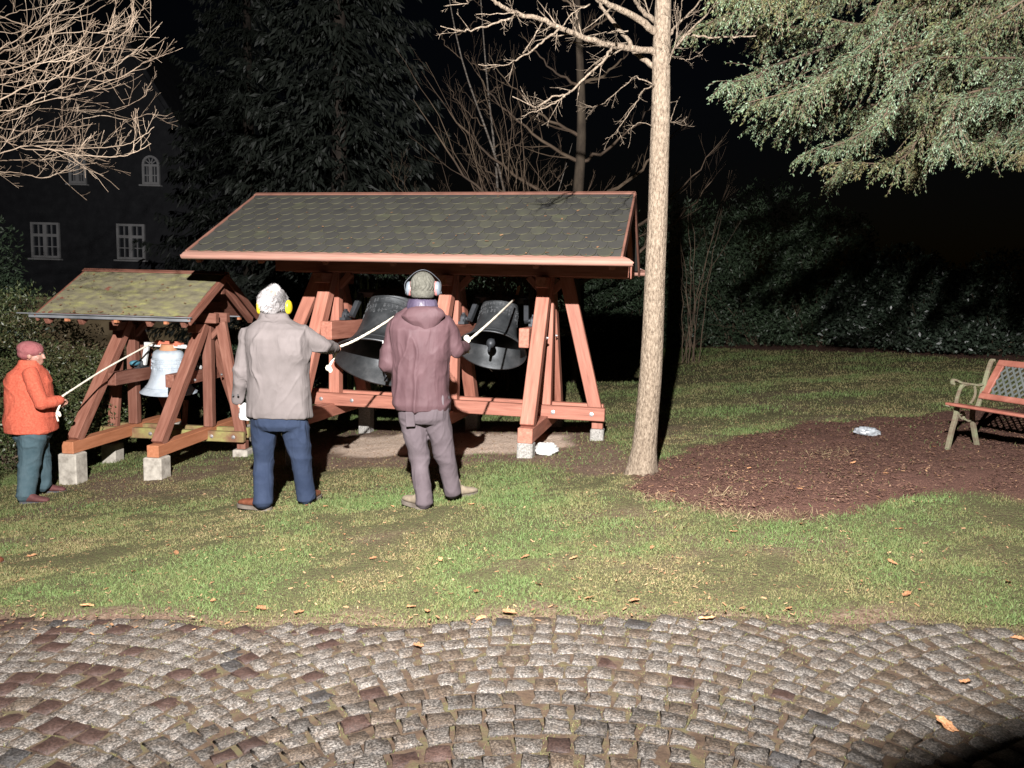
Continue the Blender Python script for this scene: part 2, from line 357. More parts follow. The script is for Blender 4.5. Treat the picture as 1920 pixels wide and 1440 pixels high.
# wisps of pale dry grass where lawn meets mulch
m_straw = mat('straw', [(0, (.1, .075, .035)), (.5, (.18, .135, .075)), (1, (.27, .21, .125))], rough=.8, bump=0, attr='rnd')
x = []; y = []
for i in range(900):
    q = rnd.choice([(1230, 935), (1300, 955), (1400, 965), (1450, 968), (1380, 972), (1500, 970), (1350, 930), (1560, 850), (1340, 850)]); g_ = gnd(q[0]+rnd.gauss(0, 30), q[1]+rnd.gauss(0, 6)); x.append(g_.x); y.append(g_.y)
blades('dry_grass', m_straw, np.array(x), np.array(y), .05, .0016, .9, None, 12); tag(bpy.data.objects['dry_grass'], 'wisps of pale dry grass along the mulch edge', 'grass')

# ------------------------------------------------------------------ cobbled path
m_bed = mat('joint_soil', [(0, (.03, .018, .011)), (.5, (.065, .042, .026)), (1, (.07, .065, .028))], scale=14, rough=.95, bump=.8, bscale=60, coord='Object')
V = []; xs2 = np.linspace(-4.5, 5, 200); ys2 = np.linspace(-2.5, 3.75, 160); XX, YY = np.meshgrid(xs2, ys2)
ii = np.arange(200*160).reshape(160, 200); Fq = np.c_[ii[:-1, :-1].ravel(), ii[:-1, 1:].ravel(), ii[1:, 1:].ravel(), ii[1:, :-1].ravel()]
bx = XX.ravel(); by = YY.ravel(); kz = G(bx, by)-.006+.003*vnoise(np.c_[bx, by]*20, 3)-.05*sm(EDGE_Y(bx)-.02, EDGE_Y(bx)+.1, by)
path = link('cobbled_path', mesh_np('cobbled_path', np.c_[bx, by, kz], Fq, None, True), m_bed); tag(path, kind='structure')
def granite(name, c0, c1, c2, var=.3):
    m, nt, b = new_mat(name); tc = nt.nodes.new('ShaderNodeTexCoord'); oi = nt.nodes.new('ShaderNodeObjectInfo')
    geo = nt.nodes.new('ShaderNodeNewGeometry'); vec = geo.outputs['Position']
    n1 = noise_node(nt, vec, 125, 4, .85); n2 = noise_node(nt, vec, 22, 4, .6)
    r1 = ramp(nt, [(.4, c0), (.5, c1), (.6, c2)]); nt.links.new(n1.outputs[0], r1.inputs[0])
    h = nt.nodes.new('ShaderNodeHueSaturation'); mr = nt.nodes.new('ShaderNodeMapRange'); mr.inputs[3].default_value = 1-var; mr.inputs[4].default_value = 1+var
    nt.links.new(oi.outputs['Random'], mr.inputs[0]); nt.links.new(mr.outputs[0], h.inputs['Value']); nt.links.new(r1.outputs[0], h.inputs['Color'])
    mx = nt.nodes.new('ShaderNodeMixRGB'); mx.blend_type = 'MULTIPLY'; r2 = ramp(nt, [(.35, (.55, .45, .36)), (.6, (1, 1, 1))]); nt.links.new(n2.outputs[0], r2.inputs[0])
    mx.inputs[0].default_value = .8; nt.links.new(h.outputs[0], mx.inputs[1]); nt.links.new(r2.outputs[0], mx.inputs[2]); nt.links.new(mx.outputs[0], b.inputs['Base Color'])
    b.inputs['Roughness'].default_value = .55; b.inputs['Specular IOR Level'].default_value = .5
    bp = nt.nodes.new('ShaderNodeBump'); bp.inputs['Strength'].default_value = .8; bp.inputs['Distance'].default_value = .004; nt.links.new(n1.outputs[0], bp.inputs['Height'])
    bq = nt.nodes.new('ShaderNodeBump'); bq.inputs['Strength'].default_value = .5; bq.inputs['Distance'].default_value = .012; nt.links.new(n2.outputs[0], bq.inputs['Height']); nt.links.new(bp.outputs[0], bq.inputs['Normal'])
    nt.links.new(bq.outputs[0], b.inputs['Normal']); return m
SM = {'grey': granite('granite_grey', (.016, .014, .012), (.062, .055, .047), (.2, .182, .162)),
      'tan': granite('granite_tan', (.02, .014, .01), (.06, .047, .035), (.16, .128, .098)),
      'red': granite('sandstone_red', (.024, .013, .01), (.046, .026, .02), (.075, .045, .036), .35),
      'dark': granite('basalt_dark', (.014, .013, .013), (.038, .036, .035), (.1, .095, .09))}
def stone_mesh(m, seed):
    r = random.Random(seed); pts = []
    base = [(-.5, -.5), (0, -.53), (.5, -.5), (.53, 0), (.5, .5), (0, .53), (-.5, .5), (-.53, 0)]
    base = [(x*(1-.06*(i % 2))+r.uniform(-.085, .085), y*(1-.06*(i % 2))+r.uniform(-.085, .085)) for i, (x, y) in enumerate(base)]
    tz = [r.uniform(-.004, .003) for _ in range(8)]
    V = [(x*1.0, y*1.0, -.035) for x, y in base]+[(x, y, -.005+t*.6) for (x, y), t in zip(base, tz)]+[(x*.9, y*.9, .0005+t*.6) for (x, y), t in zip(base, tz)]+[(r.uniform(-.12, .12), r.uniform(-.12, .12), .0012+r.uniform(-.002, .002))]
    Fs = []
    for q in range(2):
        for i in range(8): Fs.append((q*8+i, q*8+(i+1) % 8, (q+1)*8+(i+1) % 8, (q+1)*8+i))
    for i in range(8): Fs.append((16+i, 16+(i+1) % 8, 24))
    me = bpy.data.meshes.new('cobblestone'); me.from_pydata(V, [], Fs); me.update()
    me.polygons.foreach_set('use_smooth', [True]*len(me.polygons)); me.materials.append(SM[m]); return me
SMESH = {k: [stone_mesh(k, i*7+hash_) for i in range(n)] for k, n, hash_ in (('grey', 14, 1), ('tan', 5, 2), ('red', 5, 3), ('dark', 4, 4))}
stones = []
W = 2.2; RAD = 1.48; SP = .098
for c_ in range(-2, 4):
    xc = .12+c_*W; ph = .05*(c_ % 2)
    for k in range(-14, 62):
        y0 = -1.6+k*SP*1.03+ph-RAD; amax = math.asin(W/2/RAD); a = -amax+rnd.uniform(.01, .03)
        while a < amax:
            wd = SP*rnd.uniform(.86, 1.14); am = a+wd/2/RAD
            if am > amax: break
            x_ = xc+RAD*math.sin(am); y_ = y0+RAD*math.cos(am)*1.0
            stones.append((x_, y_, -am, wd, SP*(.99*math.cos(am)**.8))); a += (wd+.004)/RAD
vis = []
for s_ in stones:
    x_, y_ = s_[0], s_[1]; s_ = (x_+rnd.uniform(-.006, .006), y_+rnd.uniform(-.006, .006), *s_[2:])
    if y_ > float(EDGE_Y(x_))-.03 or y_ < -1.2 or abs(x_) > 4.2: continue
    d = math.hypot(x_, y_); infr = y_ > 1.75 and abs(x_) < .72*y_+.05
    vis.append((0 if infr else 1, d, s_))
vis.sort(key=lambda t: (t[0], t[1])); rest = {k: [] for k in SMESH}
for i, (inf, d, (x_, y_, an, wd, dp)) in enumerate(vis):
    u = rnd.random(); lf = sm(-.3, -1.4, x_)
    kind = 'red' if u < .03+.17*lf else 'dark' if u < .045+.17*lf else 'tan' if u < .24+.1*lf else 'grey'
    me = rnd.choice(SMESH[kind]); z_ = Gf(x_, y_)+rnd.uniform(-.005, .003); rt = (rnd.uniform(-.04, .04), rnd.uniform(-.04, .04), an+rnd.uniform(-.13, .13)); sc = (wd*.955*rnd.uniform(.93, 1.04), dp*.965*rnd.uniform(.94, 1.04), 1)
    if i < 300:
        o = link('cobblestone', me, None, path); o.location = (x_, y_, z_); o.rotation_euler = rt; o.scale = sc
    else: rest[kind].append((me, (x_, y_, z_), rt, sc))
for kind, L in rest.items():
    Vs = []; Fs3 = []; Fs4 = []; n0 = 0
    for me, l, rt, sc in L:
        M = Matrix.Translation(l) @ Matrix.Rotation(rt[2], 4, 'Z') @ Matrix.Rotation(rt[0], 4, 'X') @ Matrix.Diagonal((*sc, 1))
        v = np.array([tuple(M @ q.co) for q in me.vertices]); Vs.append(v)
        for p in me.polygons: (Fs3 if len(p.vertices) == 3 else Fs4).append([j+n0 for j in p.vertices])
        n0 += len(v)
    o = link('cobblestones', mesh_np('cobblestones', np.concatenate(Vs), [np.array(Fs3), np.array(Fs4)], None, True), SM[kind], path); o['kind'] = 'stuff'
# a run of reddish edging slabs along the path's edge on the left
for px in (150, 250, 352, 430, 505, 580, 655, 700):
    g_ = gnd(px, 1183-.012*px+(6 if px > 300 else 0)); s_ = MB(); s_.rings([((0, 0, -.04), .085, .032), ((0, 0, -.004), .083, .031), ((0, 0, .001), .076, .026)], 10, 5)
    s_.build('edging_slab', SM['red'], path, loc=(g_.x, g_.y, Gf(g_.x, g_.y)-.004), rot=(0, 0, rnd.uniform(-.05, .1)))
# moss and grass in the joints
x, y, r = scatter(-3, 3.2, 1.7, 3.6, 14000, 91); k = r.uniform(0, 1, len(x)) < .5*sm(-.2, .5, fbm(np.c_[x, y]*3, 66, 3))+.15+.6*sm(.5, .0, EDGE_Y(x)-y); x = x[k]; y = y[k]
sx = np.array([v[2][0] for v in vis]); sy = np.array([v[2][1] for v in vis]); keep = np.ones(len(x), bool)
for q in range(0, len(x), 2000):
    d2 = ((x[q:q+2000, None]-sx)**2+(y[q:q+2000, None]-sy)**2).min(1); keep[q:q+2000] = d2 > .043**2
blades('joint_grass', m_grass, x[keep], y[keep], .012, .0014, .8, np.clip(RS.normal(.3, .25, keep.sum()), 0, 1), 14); tag(bpy.data.objects['joint_grass'], 'moss and tiny grass growing in the joints of the cobbles', 'grass')
bpy.data.objects['joint_grass'].location.z = -.004

# ---- fallen leaves big enough to see singly
m_leaf = mat('dry_leaf', [(0, (.2, .075, .03)), (.5, (.38, .19, .09)), (1, (.5, .3, .17))], scale=9, rough=.7, bump=.3, objrand=.4, transl=.15)
def leaf_mesh(seed):
    r = random.Random(seed); V = [(0, 0, .004)]; n = 14; L = 1
    for i in range(n):
        a = 2*math.pi*i/n; rad = (.5+.28*abs(math.cos(a)))*(1 if i % 2 else .74)*r.uniform(.85, 1.1); V.append((rad*math.cos(a), rad*.6*math.sin(a), .22*abs(math.sin(a))*r.uniform(.2, 1.2)+.16*math.cos(a)**2*r.uniform(0, 1)))
    me = bpy.data.meshes.new('leaf'); me.from_pydata(V, [], [(0, i+1, (i+1) % n+1) for i in range(n)]); me.materials.append(m_leaf); return me
LM = [leaf_mesh(i) for i in range(7)]
LP = [(1305-350, 1150, 'c'), (800, 1150, 'l'), (894, 1113, 'l'), (1222, 1030, 'l'), (825, 1052, 'l'), (1075, 1050, 'l'), (315, 1025, 'l'), (330, 1040, 'l'), (530, 1035, 'l'), (645, 1005, 'l'), (520, 1010, 'l'), (575, 950, 'l'), (610, 952, 'l'), (885, 948, 'l'), (735, 952, 'l'), (700, 1050, 'l'), (430, 1010, 'l'), (250, 1075, 'l'), (200, 1108, 'l'), (165, 1140, 'l'), (400, 1130, 'l'), (490, 1145, 'l'), (560, 1152, 'l'), (770, 1142, 'l'), (985, 1048, 'l'), (1105, 1125, 'l'), (1190, 1130, 'l'), (1672, 1058, 'l'), (1890, 1095, 'l'), (1700, 1118, 'l'), (1480, 1145, 'l'), (1010, 1100, 'l'), (60, 1045, 'l'), (1310, 880, 'm'), (1600, 870, 'm'), (1500, 920, 'm'), (1660, 890, 'm'), (1405, 880, 'm'), (1260, 925, 'm'), (1475, 935, 'm'), (1750, 840, 'm'), (1375, 1000, 'l'), (1500, 985, 'l'), (1685, 995, 'l'), (1810, 1281, 'c'), (1773, 1362, 'c'), (785, 1213, 'c'), (902, 1162, 'c'), (1325, 1162, 'c'), (1910, 1200, 'c')]
for i, (px, py, kd) in enumerate(LP):
    g_ = gnd(px, py); o = link('fallen_leaf', LM[i % 7]); s_ = rnd.uniform(.022, .042)*(1.15 if kd == 'c' else 1)
    o.location = (g_.x, g_.y, Gf(g_.x, g_.y)+(.012 if kd != 'c' else .006)); o.scale = (s_*1.3, s_*1.3, s_); o.rotation_euler = (rnd.uniform(-.3, .3), rnd.uniform(-.3, .3), rnd.uniform(0, 6.28))
    d = {'l': ('dry brown fallen leaf lying on the lawn', 'fallen leaves on the lawn'), 'm': ('dry brown fallen leaf lying on the bark mulch', 'fallen leaves on the mulch'), 'c': ('dry orange brown leaf lying on the cobbled path', 'fallen leaves on the cobbles')}[kd]
    tag(o, d[0], 'leaf', d[1])

# ------------------------------------------------------------------ timber bell frames
m_wood = mat('red_stained_timber', [(0, (.14, .052, .034)), (.3, (.25, .098, .066)), (.7, (.32, .132, .09)), (1, (.39, .18, .13))], scale=5, stretch=(6, 6, .5), detail=9, lo=.25, hi=.75, rough=.65, bump=.35, bscale=16, coord='grain', objrand=.14, bdist=.004)
m_wood2 = mat('brown_weathered_timber', [(0, (.115, .04, .025)), (.55, (.18, .075, .05)), (1, (.25, .12, .085))], scale=6, stretch=(5, 5, .5), detail=9, lo=.25, hi=.75, rough=.7, bump=.4, bscale=16, coord='grain', objrand=.16, bdist=.004)
m_moss_wood = mat('mossy_timber', [(0, (.14, .06, .04)), (.4, (.19, .13, .06)), (.75, (.24, .23, .08)), (1, (.32, .34, .14))], scale=5, rough=.85, bump=.3, bscale=30, bdist=.005)
m_skid2 = mat('orange_timber', [(0, (.27, .1, .045)), (1, (.4, .165, .085))], scale=5, stretch=(5, 5, .5), detail=8, lo=.25, hi=.75, rough=.65, bump=.25, bscale=16, coord='grain')
m_conc = mat('concrete', [(0, (.12, .115, .105)), (.5, (.24, .23, .21)), (1, (.38, .37, .34))], scale=70, rough=.9, bump=.6, bscale=90, bdist=.004)
m_conc2 = mat('pale_stone', [(0, (.2, .18, .15)), (.5, (.32, .295, .25)), (1, (.42, .39, .33))], scale=14, rough=.9, bump=.4, bscale=60, bdist=.003)
m_steel = mat('galvanised_steel', [(0, (.45, .45, .45)), (1, (.7, .7, .7))], scale=8, rough=.4, bump=0, metal=.9)
m_dsteel = mat('dark_steel', [(0, (.02, .023, .026)), (1, (.06, .064, .07))], scale=6, rough=.5, bump=.1, metal=.4)
m_copper = mat('painted_gutter', [(0, (.28, .145, .11)), (1, (.36, .2, .155))], scale=3, rough=.35, bump=.05, spec=.6, stretch=(1, 12, 12), coat=.3)
m_zinc = mat('zinc_edge', [(0, (.16, .17, .18)), (1, (.3, .31, .32))], scale=4, rough=.45, bump=.05, metal=.5)
m_shing = mat('bitumen_shingle', [(0, (.026, .026, .025)), (.5, (.038, .037, .032)), (.8, (.046, .046, .033)), (1, (.06, .064, .036))], scale=1.4, rough=.9, bump=.5, bscale=160, objrand=.1, bdist=.003)
m_moss = mat('moss_roof', [(0, (.10, .09, .06)), (.45, (.155, .14, .085)), (.8, (.2, .19, .085)), (1, (.28, .27, .1))], scale=6, rough=.95, bump=.8, bscale=70, bdist=.006, detail=8, stretch=(1, 2.2, 1))
m_trim = mat('brown_roof_trim', [(0, (.13, .06, .043)), (1, (.22, .105, .075))], scale=5, rough=.6, bump=.2)
m_edge = mat('shingle_edge', [(0, (.045, .044, .03)), (1, (.12, .115, .065))], scale=9, rough=.9, bump=.2)

def bolt(p, parent, axis='y', r=.02):
    s_ = MB(); M = Matrix.Rotation(math.pi/2, 3, 'X') if axis == 'y' else Matrix.Rotation(math.pi/2, 3, 'Y')
    s_.lathe([(.001, -.008), (r, -.008), (r*1.02, 0), (r*.55, .002), (r*.5, .012), (.001, .013)], 8, M); s_.build('bolt', m_steel, parent, loc=p)

def bell_frame(name, O, frames, tb, af, ab, zs, apex, railz, railr, bear, plate, roof, yaw, wood, skidwood, conc, label, bw, rt_r):
    root = empty(name, O, -yaw); tag(root, label, 'belfry')
    Mw = Matrix.Rotation(-yaw, 3, 'Z')
    def lg(r, d):
        p = Vector(O)+Mw @ Vector((r, d, 0)); return Gf(p.x, p.y)-O[2]
    y = Vector((0, 1, 0))
    for i, r in enumerate(frames):
        MB().beam((r, -af-.06, zs), (r, ab+.06, zs), tb*1.05, tb*1.05).build('skid', skidwood, root, auto=30)
        MB().beam((r, -af+tb*.5, zs+tb*.5), (r, -.07, apex), tb, tb*.95).build('leg', wood, root, auto=30)
        MB().beam((r, ab-tb*.5, zs+tb*.5), (r, .07, apex), tb, tb*.95).build('leg', wood, root, auto=30)
        MB().beam((r+.02, .0, zs+tb*.55), (r+.02, .0, apex-.03), tb*.9, tb*.8).build('post', wood, root, auto=30)
        for d in (-af+.02, ab-.02):
            g_ = lg(r, d)-.05; b_ = bw/2
            MB().beam((r, d, g_), (r, d, zs-tb*.53), bw, bw, ch=.012).build('foot_block', conc, root, auto=30)
    # longitudinal rails clamped either side of the posts
    r0, r1 = railr
    MB().beam((r0, -.11, railz), (r1, -.11, railz), tb*.6, tb, side=y).build('rail', wood, root, auto=30)
    MB().beam((r0+.05, .12, railz+.012), (r1-.04, .12, railz+.012), tb*.6, tb, side=y).build('rail', wood, root, auto=30)
    # raking braces in the ridge plane
    MB().beam((frames[0]+.12+tb*.5, .003, apex+.02), (r1-tb*.75, .003, railz+.0), tb, tb*.55, side=(1, 0, 0)).build('brace', wood, root, auto=30)
    MB().beam((frames[-1]-.08-tb*.5, .003, apex+.02), (r0+tb*.75, .003, railz+.0), tb, tb*.55, side=(1, 0, 0)).build('brace', wood, root, auto=30)
    for r in (r0+tb*.6, r1-tb*.6):
        g_ = lg(r, 0)-.05
        MB().beam((r, 0, railz-tb*.52-.10), (r, 0, railz-tb*.52), tb*.85, tb*.85).build('stub', wood, root, auto=30)
        MB().beam((r, 0, g_), (r, 0, railz-tb*.52-.102), bw*.92, bw*.92, ch=.012).build('foot_block', conc, root, auto=30)
    for r in (r1-tb*1.0, frames[0]+tb*.9, frames[-1]-.1, frames[-1]+.3): bolt((r, -.11-tb*.3-.004, railz), root, r=.024)
    # bearers that carry the bells
    for (r, wdt) in bear['r']:
        MB().beam((r, -bear['l'], bear['z']), (r, bear['l'], bear['z']), wdt, bear['h']).build('bearer', wood, root, auto=30)
    for r in frames:
        bolt((r+tb*.5+.006, -.36*af, bear['z']), root, 'x', .017); bolt((r+tb*.5+.006, .25*ab, bear['z']), root, 'x', .017)
    # plates, struts, rafters
    for d in (-plate['d'], plate['d']):
        MB().beam((plate['r'][0], d, plate['z']), (plate['r'][1], d, plate['z']), tb*.75, tb*.95, side=y).build('wall_plate', wood, root, auto=30)
    for r in frames:
        MB().beam((r, -plate['d']-.22, plate['z']-tb*.95), (r, plate['d']+.22, plate['z']-tb*.95), tb*.8, tb*.8).build('saddle', wood, root, auto=30)
        for s_ in (-1, 1):
            MB().beam((r+s_*.22, plate['d']*0, plate['z']-tb*.5), (r+s_*.06, 0, plate['z']-.24), tb*.5, tb*.5).build('knee_brace', wood, root, auto=30)
    hw = roof['hw']; ze = roof['ze']; zr = roof['zr']; R0, R1 = roof['r']; slope = math.atan2(zr-ze, hw)
    n_raf = max(4, int((R1-R0)/.72)); nv = Vector((0, math.sin(slope), math.cos(slope)))
    for i in range(n_raf+1):
        r = R0+.08+(R1-R0-.16)*i/n_raf
        for s_ in (-1, 1):
            MB().beam((r, s_*(hw-.03), ze-.05), (r, s_*.01, zr-.055), .06, .09).build('rafter', wood, root, auto=30)
    MB().beam((R0+.03, 0, zr-.16), (R1-.03, 0, zr-.16), .08, .13, side=y).build('ridge_beam', wood, root, auto=30)
    for r in (R0+.35, R1-.35):
        MB().beam((r, 0, plate['z']), (r, 0, zr-.2), .09, .09).build('king_post', wood, root, auto=30)
        MB().beam((r, -hw*.62, ze+(zr-ze)*.26), (r, hw*.62, ze+(zr-ze)*.26), .05, .11).build('tie_beam', wood, root, auto=30)
    # roof
    rf = MB()
    for s_ in (-1, 1):
        a = Vector((0, s_*hw, ze)); b = Vector((0, 0, zr)); n_ = Vector((0, s_*math.sin(slope), math.cos(slope)))
        V = [Vector((R0, *a[1:])), Vector((R1, *a[1:])), Vector((R1, *b[1:])), Vector((R0, *b[1:]))]; t_ = .028
        rf.add(V+[v+n_*t_ for v in V], [(0, 1, 2, 3), (7, 6, 5, 4), (0, 4, 5, 1), (1, 5, 6, 2), (2, 6, 7, 3), (3, 7, 4, 0)] if s_ > 0 else [(3, 2, 1, 0), (4, 5, 6, 7), (1, 5, 4, 0), (2, 6, 5, 1), (3, 7, 6, 2), (0, 4, 7, 3)])
    rfo = rf.build('roof', roof['deck'], root)
    # barge boards and ridge cap
    for r in (R0-.012, R1+.012):
        for s_ in (-1, 1):
            MB().beam((r, s_*(hw+.01), ze-.02), (r, s_*.004, zr-.02), .024, roof['barge'], ch=.004).build('barge_board', roof['bargem'], rfo, auto=30)
    for s_ in (-1, 1):
        n_ = Vector((0, s_*math.sin(slope), math.cos(slope))); b = Vector((0, 0, zr)); dn = Vector((0, s_*math.cos(slope), -math.sin(slope)))
        q = MB(); q.beam(Vector((R0-.02, 0, 0))+b+n_*.047+dn*.032, Vector((R1+.02, 0, 0))+b+n_*.047+dn*.032, .065, .012, side=dn, ch=.003); q.build('ridge_cap', roof['bargem'], rfo, auto=30)
    # shingles on the front slope
    dn = Vector((0, -math.cos(slope), -math.sin(slope))); n_ = Vector((0, -math.sin(slope), math.cos(slope))); Ls = math.hypot(hw, zr-ze)
    if roof['shingle']:
        tw = roof['tw']; rows = roof['rows']; th = Ls/rows
        def sh_mesh(seed, mt):
            r_ = random.Random(seed); pts = []
            hwid = tw/2-.0035; dep = th*1.25
            out = [(-hwid, -dep), (-hwid, -.62*th)]+[(hwid*math.cos(math.pi+math.pi*k/8), -.62*th+.66*th*math.sin(math.pi*k/8)**.85) for k in range(1, 8)]+[(hwid, -.62*th), (hwid, -dep)]
            V = [Vector((x_, 0, 0))+dn*y_+n_*(.030+.0030+.011*(1+y_/dep)) for x_, y_ in out]; n0 = len(V); V = V+[v-n_*.006 for v in V]
            Fs = [tuple(range(n0))]+[(i, n0+i, n0+(i+1) % n0, (i+1) % n0) for i in range(n0)]
            me = bpy.data.meshes.new('shingle'); me.from_pydata([tuple(v) for v in V], [], Fs); me.materials.append(mt); me.materials.append(m_edge)
            for p_ in me.polygons: p_.material_index = 0 if p_.index == 0 else 1
            return me
        sms = [sh_mesh(i, m_shing) for i in range(3)]; cnt = 0
        for row in range(rows):
            off = (row % 2)*tw*.5; k = 0
            r = R0+tw*.5 if row % 2 == 0 else R0+tw*.98
            while r < R1-tw*.35:
                if r > R0+tw*.3:
                    o = link('shingle', sms[cnt % 3], None, rfo); cnt += 1
                    o.location = Vector((r+rnd.uniform(-.003, .003), 0, zr))+dn*(th*(row+1)+rnd.uniform(-.004, .003))+n_*rnd.uniform(-.001, .002); o.rotation_euler = (0, rnd.uniform(-.006, .006), 0)
                r += tw
    else:
        # thick moss carpet over felt, uneven surface
        nx_, ny_ = 70, 40; V = []
        for j in range(ny_+1):
            for i in range(nx_+1): V.append((R0+.01+(R1-R0-.02)*i/nx_, j/ny_*Ls*.985, 0))
        V = np.array(V); h = .034+.010*fbm(V*7, 5, 4)+.006*fbm(V*22, 6, 2)+.004*np.abs(((V[:, 1]/Ls*7) % 1)-.5)
        base = np.array([0, 0, zr]); W3 = np.c_[V[:, 0], np.zeros(len(V)), np.full(len(V), zr)]+V[:, 1:2]*np.array(dn)+h[:, None]*np.array(n_)
        k = np.arange((nx_+1)*(ny_+1)).reshape(ny_+1, nx_+1); Fq = np.c_[k[:-1, :-1].ravel(), k[1:, :-1].ravel(), k[1:, 1:].ravel(), k[:-1, 1:].ravel()]
        o = link('moss', mesh_np('moss', W3, Fq, None, True), m_moss, rfo)
    # dry needles and moss crumbs lying on the roof
    r_ = np.random.RandomState(int(R1*1000) % 97); n_l = 60; a_ = r_.uniform(0, 3.14, n_l); rr_ = r_.uniform(R0+.05, R1-.05, n_l); tt_ = Ls*(1-r_.uniform(0, 1, n_l)**1.6*.96)
    C_ = np.c_[rr_, np.zeros(n_l), np.full(n_l, zr)]+tt_[:, None]*np.array(dn)+np.array(n_)*(.050 if roof['shingle'] else .055); D_ = np.c_[np.cos(a_), np.zeros(n_l), np.zeros(n_l)]+np.sin(a_)[:, None]*np.array(dn); N_ = np.cross(D_, np.array(n_))
    L_ = r_.uniform(.01, .045, n_l); W_ = r_.uniform(.003, .009, n_l); Aq = C_-D_*L_[:, None]/2; Bq = C_+D_*L_[:, None]/2
    Vq = np.stack([Aq-N_*W_[:, None], Bq-N_*W_[:, None], Bq+N_*W_[:, None]+np.array(n_)*.004, Aq+N_*W_[:, None]], 1).reshape(-1, 3); kq = np.arange(n_l)*4
    link('litter', mesh_np('litter', Vq, np.c_[kq, kq+1, kq+2, kq+3], {'rnd': np.repeat(r_.uniform(0, .45, n_l), 4)}), m_deb, rfo)['kind'] = 'stuff'
    # gutters / eave flashings
    for s_ in (-1, 1):
        g0 = R0-.03; g1 = R1+roof['gx']; yy = s_*(hw+.0)
        if roof['gut'] == 'copper':
            q = MB(); prof = [(0, .035), (.055, .012), (.10, -.022), (.098, -.03), (.052, .004), (0, .028)]
            V = []; Fs = []
            for r, k in ((g0, 0), (g1, 1)):
                for (u_, z_) in prof: V.append((r-(k*.10*(1-u_/.1)), yy+s_*u_, ze+z_))
            n0 = len(prof)
            for i in range(n0): Fs.append((i, (i+1) % n0, n0+(i+1) % n0, n0+i))
            Fs += [tuple(range(n0)), tuple(range(2*n0-1, n0-1, -1))]
            q.add(V, Fs); q.build('eave_flashing', m_copper, rfo)
            V = []; m_ = 9; q = MB()
            for r in (g0, g1-.01):
                for i in range(m_):
                    a = math.pi*i/(m_-1); V.append((r, yy+s_*(.066+.04*math.cos(a)), ze-.016-.042*math.sin(a)))
                for i in range(m_-1, -1, -1):
                    a = math.pi*i/(m_-1); V.append((r, yy+s_*(.066+.036*math.cos(a)), ze-.016-.038*math.sin(a)))
            n0 = 2*m_; Fs = [(i, (i+1) % n0, n0+(i+1) % n0, n0+i) for i in range(n0)]+[tuple(range(n0)), tuple(range(2*n0-1, n0-1, -1))]
            q.add(V, Fs); q.build('gutter', m_copper, rfo, auto=40)
        else:
            MB().beam((g0-.06, yy+s_*.012, ze+.008), (g1, yy+s_*.012, ze+.008), .022, .05, side=y, ch=.003).build('eave_trim', m_zinc, rfo, auto=30)
            q = MB(); q.beam((g0-.18, yy+s_*.03, ze+.028), (g1+.02, yy+s_*.03, ze+.028), .05, .012, side=y, ch=.003); q.build('eave_flashing', m_zinc, rfo, auto=30)
            for r in np.linspace(R0+.35, R1-.25, 3): MB().box((r, yy+s_*.0, ze-.035), (.035, .05, .03)).build('rafter_tail', m_skid2, rfo)
    return root

O1 = (0.375, 8.819, 0); th_ = math.radians(12.5); th2 = math.radians(5)
big = bell_frame('open_belfry', O1, [0, -1.12, -2.62], .148, 1.0, 1.0, .08, 1.78, .205, (-3.6, .72),
    dict(r=[(-.145, .11), (-.985, .11), (-1.27, .11), (-2.46, .14)], l=.55, z=1.055, h=.21), dict(d=.22, z=1.80, r=(-3.25, .93)),
    dict(hw=1.39, ze=1.86, zr=2.63, r=(-3.62, .93), tw=.163, rows=10, shingle=True, deck=m_shing, barge=.12, bargem=m_trim, gut='copper', gx=.13),
    th_, m_wood, m_wood, m_conc, 'large red stained timber bell frame with scalloped shingle roof and two dark bells', .165, 0)
sR = gnd(288, 900)
O2 = (sR.x+math.sin(th2)*1.25, sR.y+math.cos(th2)*1.25, 0)
small = bell_frame('open_belfry', O2, [-.01, -.97], .125, 1.18, .95, -.245, 1.08, -.27, (-1.33, .50),
    dict(r=[(-.15, .10), (-.84, .10)], l=.62, z=.44, h=.15), dict(d=.14, z=1.15, r=(-1.4, .2)),
    dict(hw=.90, ze=1.15, zr=1.66, r=(-1.50, .24), shingle=False, deck=m_wood2, barge=.09, bargem=m_wood2, gut='zinc', gx=.03),
    th2, m_wood2, m_skid2, m_conc2, 'small brown timber bell frame under a mossy green roof, holding the pale bell', .205, 0)
for o in small.children:
    if o.name.startswith('rail'): o.data.materials[0] = m_moss_wood

# ------------------------------------------------------------------ bells
m_bronze = mat('dark_bronze', [(0, (.028, .031, .033)), (.5, (.055, .06, .063)), (1, (.1, .105, .108))], scale=5, rough=.48, bump=.25, bscale=70, metal=.55, spec=.5, bdist=.004)
m_relief = mat('worn_relief', [(0, (.04, .045, .047)), (1, (.14, .145, .15))], scale=30, rough=.4, bump=0, metal=.4)
m_pale = mat('pale_grey_bell', [(0, (.25, .29, .32)), (.5, (.36, .41, .45)), (1, (.46, .51, .54))], scale=6, rough=.6, bump=.3, bscale=60, metal=.1, bdist=.004)
m_red = mat('red_oxide', [(0, (.35, .1, .06)), (1, (.5, .17, .1))], scale=10, rough=.7)
m_rust = mat('rusty_wood', [(0, (.3, .14, .07)), (1, (.42, .22, .12))], scale=10, rough=.7)
m_cream = mat('grey_painted_steel', [(0, (.42, .43, .42)), (1, (.58, .58, .56))], scale=7, rough=.6)
